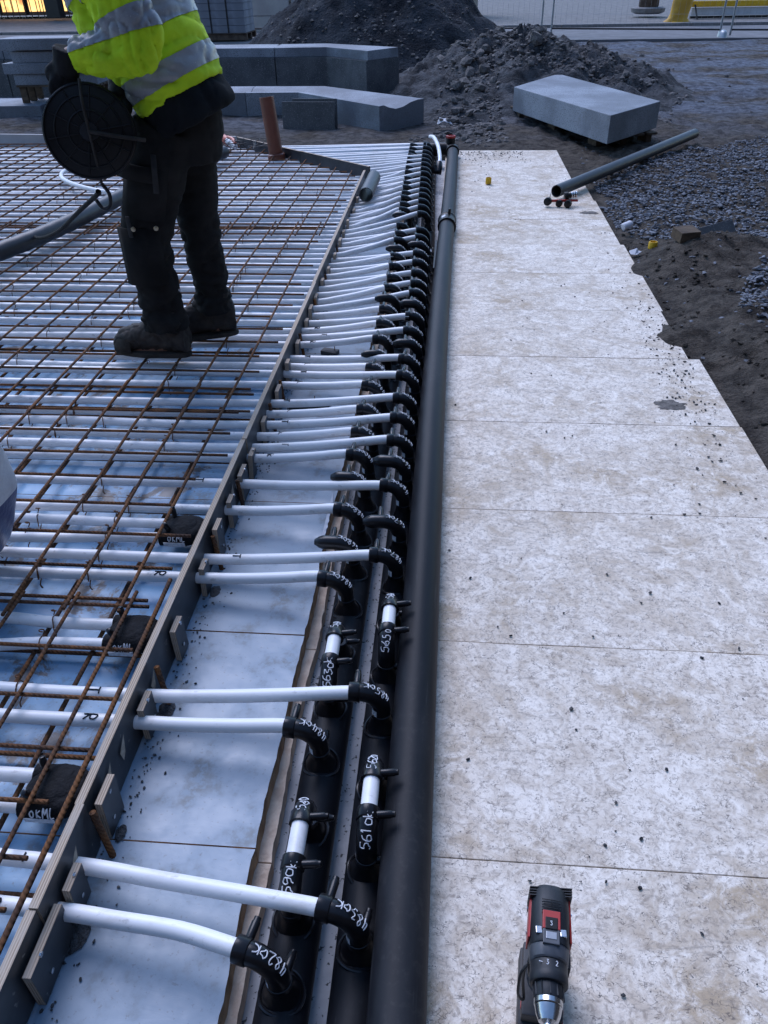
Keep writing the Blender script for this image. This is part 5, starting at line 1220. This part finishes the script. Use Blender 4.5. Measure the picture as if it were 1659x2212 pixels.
MB().tube([dp_(.006, 0, .0285), dp_(.04, 0, .0335), dp_(.046, 0, .0338)], .0006, 5).build('seam', 'black_metal', dr)
blk(.012, .128, .034, .001, .045, 'battery', 'drill_dark', -.004); blk(.015, .122, .031, .046, .071, 'foot', 'drill_dark', -.004)
blk(.100, .110, .0318, .055, .064, 'red_band', 'red_plastic', -.004, .001); blk(.114, .135, .012, .006, .05, 'battery_button', 'red_plastic', -.026, .003)
blk(.020, .050, .010, .030, .078, 'battery_clip', 'black_plastic', -.036, .002)
MB().tube(cat_rom([dp_(.075, .018, -.04), dp_(.085, .020, -.05), dp_(.088, .018, -.07), dp_(.080, .016, -.085)], 4), .006, 8).build('trigger', 'black_plastic', dr, smooth=50)
MB().tube(cat_rom([dp_(.10, .027, -.02), dp_(.108, .036, -.035), dp_(.118, .036, -.075), dp_(.112, .026, -.10), dp_(.10, .03, -.07), dp_(.098, .03, -.03)], 5), .0022, 6).build('belt_hook', 'black_metal', dr, smooth=60)

# ================================================================== STREET SIDE
def fence(a, b, lab, h=2.0, feet=True):
    a = Vector((*a, 0)); b = Vector((*b, 0)); t = empty('fence_panel', (a+b)/2, lab, 'fence', 'mobile site fence panels'); d_ = (b-a).normalized(); L = (b-a).length
    for p in (a+d_*.05, b-d_*.05):
        MB().tube([p+Vector((0, 0, .04)), p+Vector((0, 0, h))], .021, 10).build('post', 'galvanised', t, smooth=60)
    for z in (.14, h-.03): MB().tube([a+d_*.05+Vector((0, 0, z)), b-d_*.05+Vector((0, 0, z))], .017, 8).build('rail', 'black_metal' if z < 1 else 'galvanised', t, smooth=60)
    mb = MB(); n = int(L/.11)
    for k in range(1, n): p = a+d_*(L*k/n); mb.tube([p+Vector((0, 0, .14)), p+Vector((0, 0, h-.03))], .0017, 4)
    for z in (.4, .7, 1.0, 1.3, 1.6): mb.tube([a+Vector((0, 0, z)), b+Vector((0, 0, z))], .0017, 4)
    o = mb.build('wire_grid', 'galvanised', t); o['kind'] = 'stuff'
    if feet:
        p = b; MB().loft([ring_pts(p+Vector((0, 0, .0)), (0, 0, 1), .20, .09, 16, (0, 1, 0)), ring_pts(p+Vector((0, 0, .10)), (0, 0, 1), .17, .07, 16, (0, 1, 0)), ring_pts(p+Vector((0, 0, .13)), (0, 0, 1), .12, .05, 16, (0, 1, 0))]).build('foot', 'galvanised', t, smooth=40)
fence((-1.55, 20.55), (1.87, 19.72), 'site fence panel half hidden by the dark pile'); fence((1.98, 19.65), (5.33, 18.66), 'site fence panel between the paired posts and the yellow post'); fence((5.42, 18.62), (8.8, 17.8), 'site fence panel at the upper right corner')
fence((-5.4, 21.0), (-1.65, 20.6), 'site fence panel before the pale panels left of the pile')
# yellow wrapped post
yp = empty('wrapped_post', (5.35, 22.6, .012), 'slanting post wrapped in yellow sheeting across the street', 'post')
rings = []
for (z, x, w_, dth) in ((.0, 5.30, .34, .2), (.05, 5.31, .31, .18), (.12, 5.33, .23, .15), (.22, 5.35, .22, .14), (.45, 5.39, .235, .14), (.9, 5.47, .24, .14), (1.5, 5.58, .24, .14)):
    rings.append([Vector((x+w_*math.copysign(abs(math.cos(2*math.pi*k/20))**.7, math.cos(2*math.pi*k/20))*(1+.08*nz(k*1.1, z*5)), 22.6+dth*math.sin(2*math.pi*k/20), .012+z)) for k in range(20)])
MB().loft(rings).build('sheeting', 'yellow_tarp', yp, smooth=50)
rings = []
for k in range(24):
    a = 2*math.pi*k/24; e = 1+.25*nz(math.cos(a)*3, math.sin(a)*3, 4); rings.append((a, e))
MB().add([(5.33, 22.55, .10)]+[(5.28+.44*e*math.cos(a), 22.55+.3*e*math.sin(a), .025+.05*max(0, nz(a*3, 1))) for a, e in rings], [(0, 1+k, 1+(k+1) % 24) for k in range(24)]).build('skirt', 'yellow_plastic', yp, smooth=70)
bb = empty('barrier', (7.4, 23.4, .13), 'grey barrier board with a yellow top rail at the upper right', 'barrier')
MB().box((7.55, 23.55, .215), (3.4, .06, .17), None).build('board', 'barrier_grey', bb, bevel=.01); MB().box((7.55, 23.5, .375), (3.5, .08, .125)).build('rail', 'yellow_plastic', bb, bevel=.01)
MB().box((7.55, 23.57, .095), (3.4, .10, .05)).build('base_rail', 'black_metal', bb)
for x in (5.9, 9.1): MB().tube([(x, 23.45, .36), (x+.06, 23.25, .06)], .02, 8).build('strut', 'black_metal', bb)
tb = empty('planter', (5.0, 24.6, .13), 'low dark stone tub on the pavement behind the yellow post', 'planter')
MB().lathe([(.30, 0), (.42, .04), (.44, .13), (.36, .16), (.30, .15)], (5.0, 24.6, .13), (0, 0, 1), 20).build('bowl', 'kerb_stone', tb, smooth=40); MB().lathe([(.22, 0), (.26, .05), (.24, .7), (.2, .75)], (5.0, 24.6, .26), (0, 0, 1), 16).build('stem', 'wood_dark', tb, smooth=40)
# pavers on a pallet
pv = empty('paver_pallet', (-5.05, 19.6, 0), 'pallet of grey paving blocks bound with dark straps', 'pallet')
pm = None
for iz in range(8):
    for ix in range(3):
        for iy in range(2):
            loc = (-5.42+ix*.37, 19.35+iy*.45, .235+iz*.135)
            if pm is None: o = MB().box((0, 0, 0), (.366, .445, .131)).build('paving_block', 'paver', pv, bevel=.008, loc=loc); pm = o.data; o.parent = None; setp(o, pv)
            else: inst('paving_block', pm, pv, loc)
for x in (-5.235, -4.87):
    MB().box((x, 19.575, .70), (.03, .92, 1.1)).build('strap', 'black_metal', pv)
for y in (19.15, 19.57, 20.0): MB().box((-5.05, y, .10), (1.15, .1, .12)).build('bearer', 'wood_dark', pv, bevel=.005)
MB().box((-5.05, 19.57, .162), (1.15, 1.0, .012)).build('deck', 'wood_dark', pv)
# pale panels beyond the fence
for i, (x, w_, lab) in enumerate(((-4.55, 1.05, 'left pale panel stack behind the fence'), (-3.45, 1.1, 'right pale panel stack behind the fence'))):
    t = empty('panel_stack', (x, 22.2, .012), lab, 'panel', 'pale panels behind the fence')
    for k in range(4): MB().box((x, 22.2, .16+k*.36), (w_*.97, .5, .345)).build('panel', 'pale_panel', t, bevel=.01)
tw = empty('wooden_trestle', (-2.35, 22.4, .012), 'dark wooden trestle between the pale panels and the pile', 'trestle')
MB().box((-2.35, 22.4, 1.0), (1.2, .3, .2)).build('beam', 'wood_dark', tw, bevel=.01)
for x in (-2.75, -2.0): MB().box((x, 22.4, .45), (.12, .12, .88)).build('leg', 'wood_dark', tw, bevel=.01)
sp = empty('site_hut', (.3, 26.0, .13), 'dark boarded site hut behind the pile', 'hut')
for k in range(9): MB().box((-1.6+k*.22, 26, 1.25), (.21, .1, 2.24)).build('plank', 'wood_dark', sp, bevel=.008)
MB().box((-.72, 26.6, 2.42), (2.3, 1.6, .08)).build('roof', 'black_metal', sp); MB().box((.45, 26.5, 1.25), (.25, 1.0, 2.24)).build('door', 'wood_pale', sp)
# shop front at the upper left
sf = empty('shop_building', (-13, 29, .13), 'grey panelled building with warm lit windows at the upper left', 'building')
for k in range(26):
    x = -21.5+k*.5
    if -14.6 < x < -12.1: continue
    MB().box((x, 28.6, 2.1), (.485, .16, 3.9)).build('cladding_panel', 'cladding', sf, bevel=.01)
MB().box((-15, 29.4, 2.2), (14, 1.4, 4.1)).build('wall', 'wood_dark', sf); MB().box((-15, 29, 4.4), (14.2, 2.4, .3)).build('eaves', 'black_metal', sf)
for x in (-14.25, -13.35, -12.45):
    w_ = MB().box((x, 28.62, 1.25), (.80, .08, 2.2)).build('window', 'wood_dark', sf, bevel=.01)
    for s in (-1, 1): MB().box((x+s*.19, 28.572, 1.28), (.34, .02, 2.05)).build('pane', 'lit_window', w_)
rlg = empty('railing', (-12, 27.6, .13), 'black bar railing before the panelled building', 'railing')
for k in range(40):
    x = -18+k*.2; MB().tube([(x, 27.6, .13), (x, 27.6, 1.12)], .014, 6).build('bar', 'black_metal', rlg)
for z in (1.12, .62): MB().tube([(-18, 27.6, z), (-10.1, 27.6, z)], .02, 6).build('rail', 'black_metal', rlg)
bn = empty('waste_bin', (-12.25, 27.2, .13), 'black waste bin with a white sticker before the railing', 'bin')
MB().prism([(-12.47, 27.0), (-12.03, 27.0), (-12.03, 27.4), (-12.47, 27.4)], .13, .78).build('bin_body', 'black_metal', bn, bevel=.02); MB().box((-12.25, 27.2, .80), (.5, .46, .05)).build('lid', 'black_plastic', bn, bevel=.01); MB().box((-12.28, 26.993, .66), (.13, .008, .06)).build('sticker', 'sticker', bn)
sg = empty('advert_board', (-10.3, 27.4, .13), 'red and blue advertising board right of the railing', 'sign')
MB().box((-10.05, 27.5, .75), (.5, .06, 1.2)).build('panel', 'red_plastic', sg, bevel=.01); MB().box((-10.05, 27.46, .22), (.52, .04, .16)).build('base', 'bag_blue', sg, bevel=.01)

# ================================================================== UNSEEN HOUSES (added behind and beside the viewer to block sky light)
def house(name, lab, x0, x1, y0, y1, h, face):
    t = empty(name, ((x0+x1)/2, (y0+y1)/2, 0), lab, 'building', 'unseen houses added to block the sky')
    MB().box(((x0+x1)/2, (y0+y1)/2, h/2), (x1-x0, y1-y0, h)).build('wall', 'wood_dark', t); MB().box(((x0+x1)/2, (y0+y1)/2, h+.15), (x1-x0+.5, y1-y0+.5, .3)).build('eaves', 'black_metal', t)
    wm = pm_ = None; L = (x1-x0) if face == 'y' else (y1-y0)
    for fl in range(int(h/3)):
        for k in range(int(L/3)):
            p = (x0+1.5+3*k, y1+.02, 1.6+3*fl) if face == 'y' else (x0-.02, y0+1.5+3*k, 1.6+3*fl); rot = (0, 0, 0) if face == 'y' else (0, 0, R(90))
            if wm is None:
                o = MB().box((0, 0, 0), (1.3, .1, 1.7)).build('window', 'cladding', t, loc=p); wm = o.data; o.parent = None; o.rotation_euler = rot; setp(o, t)
            else: o = inst('window', wm, t, p, rot)
            if pm_ is None: q = MB().box((0, .055, 0), (1.1, .02, 1.5)).build('pane', 'black_plastic', o, local=True); pm_ = q.data
            else: inst('pane', pm_, o, local=True)
house('sky_blocking_house', 'unseen dark house added behind the viewer to block the sky', -24, 16, -17, -10, 11, 'y')
house('sky_blocking_house', 'unseen dark house added on the right beyond the gravel to block the sky', 13, 20, -8, 13, 12, 'x')
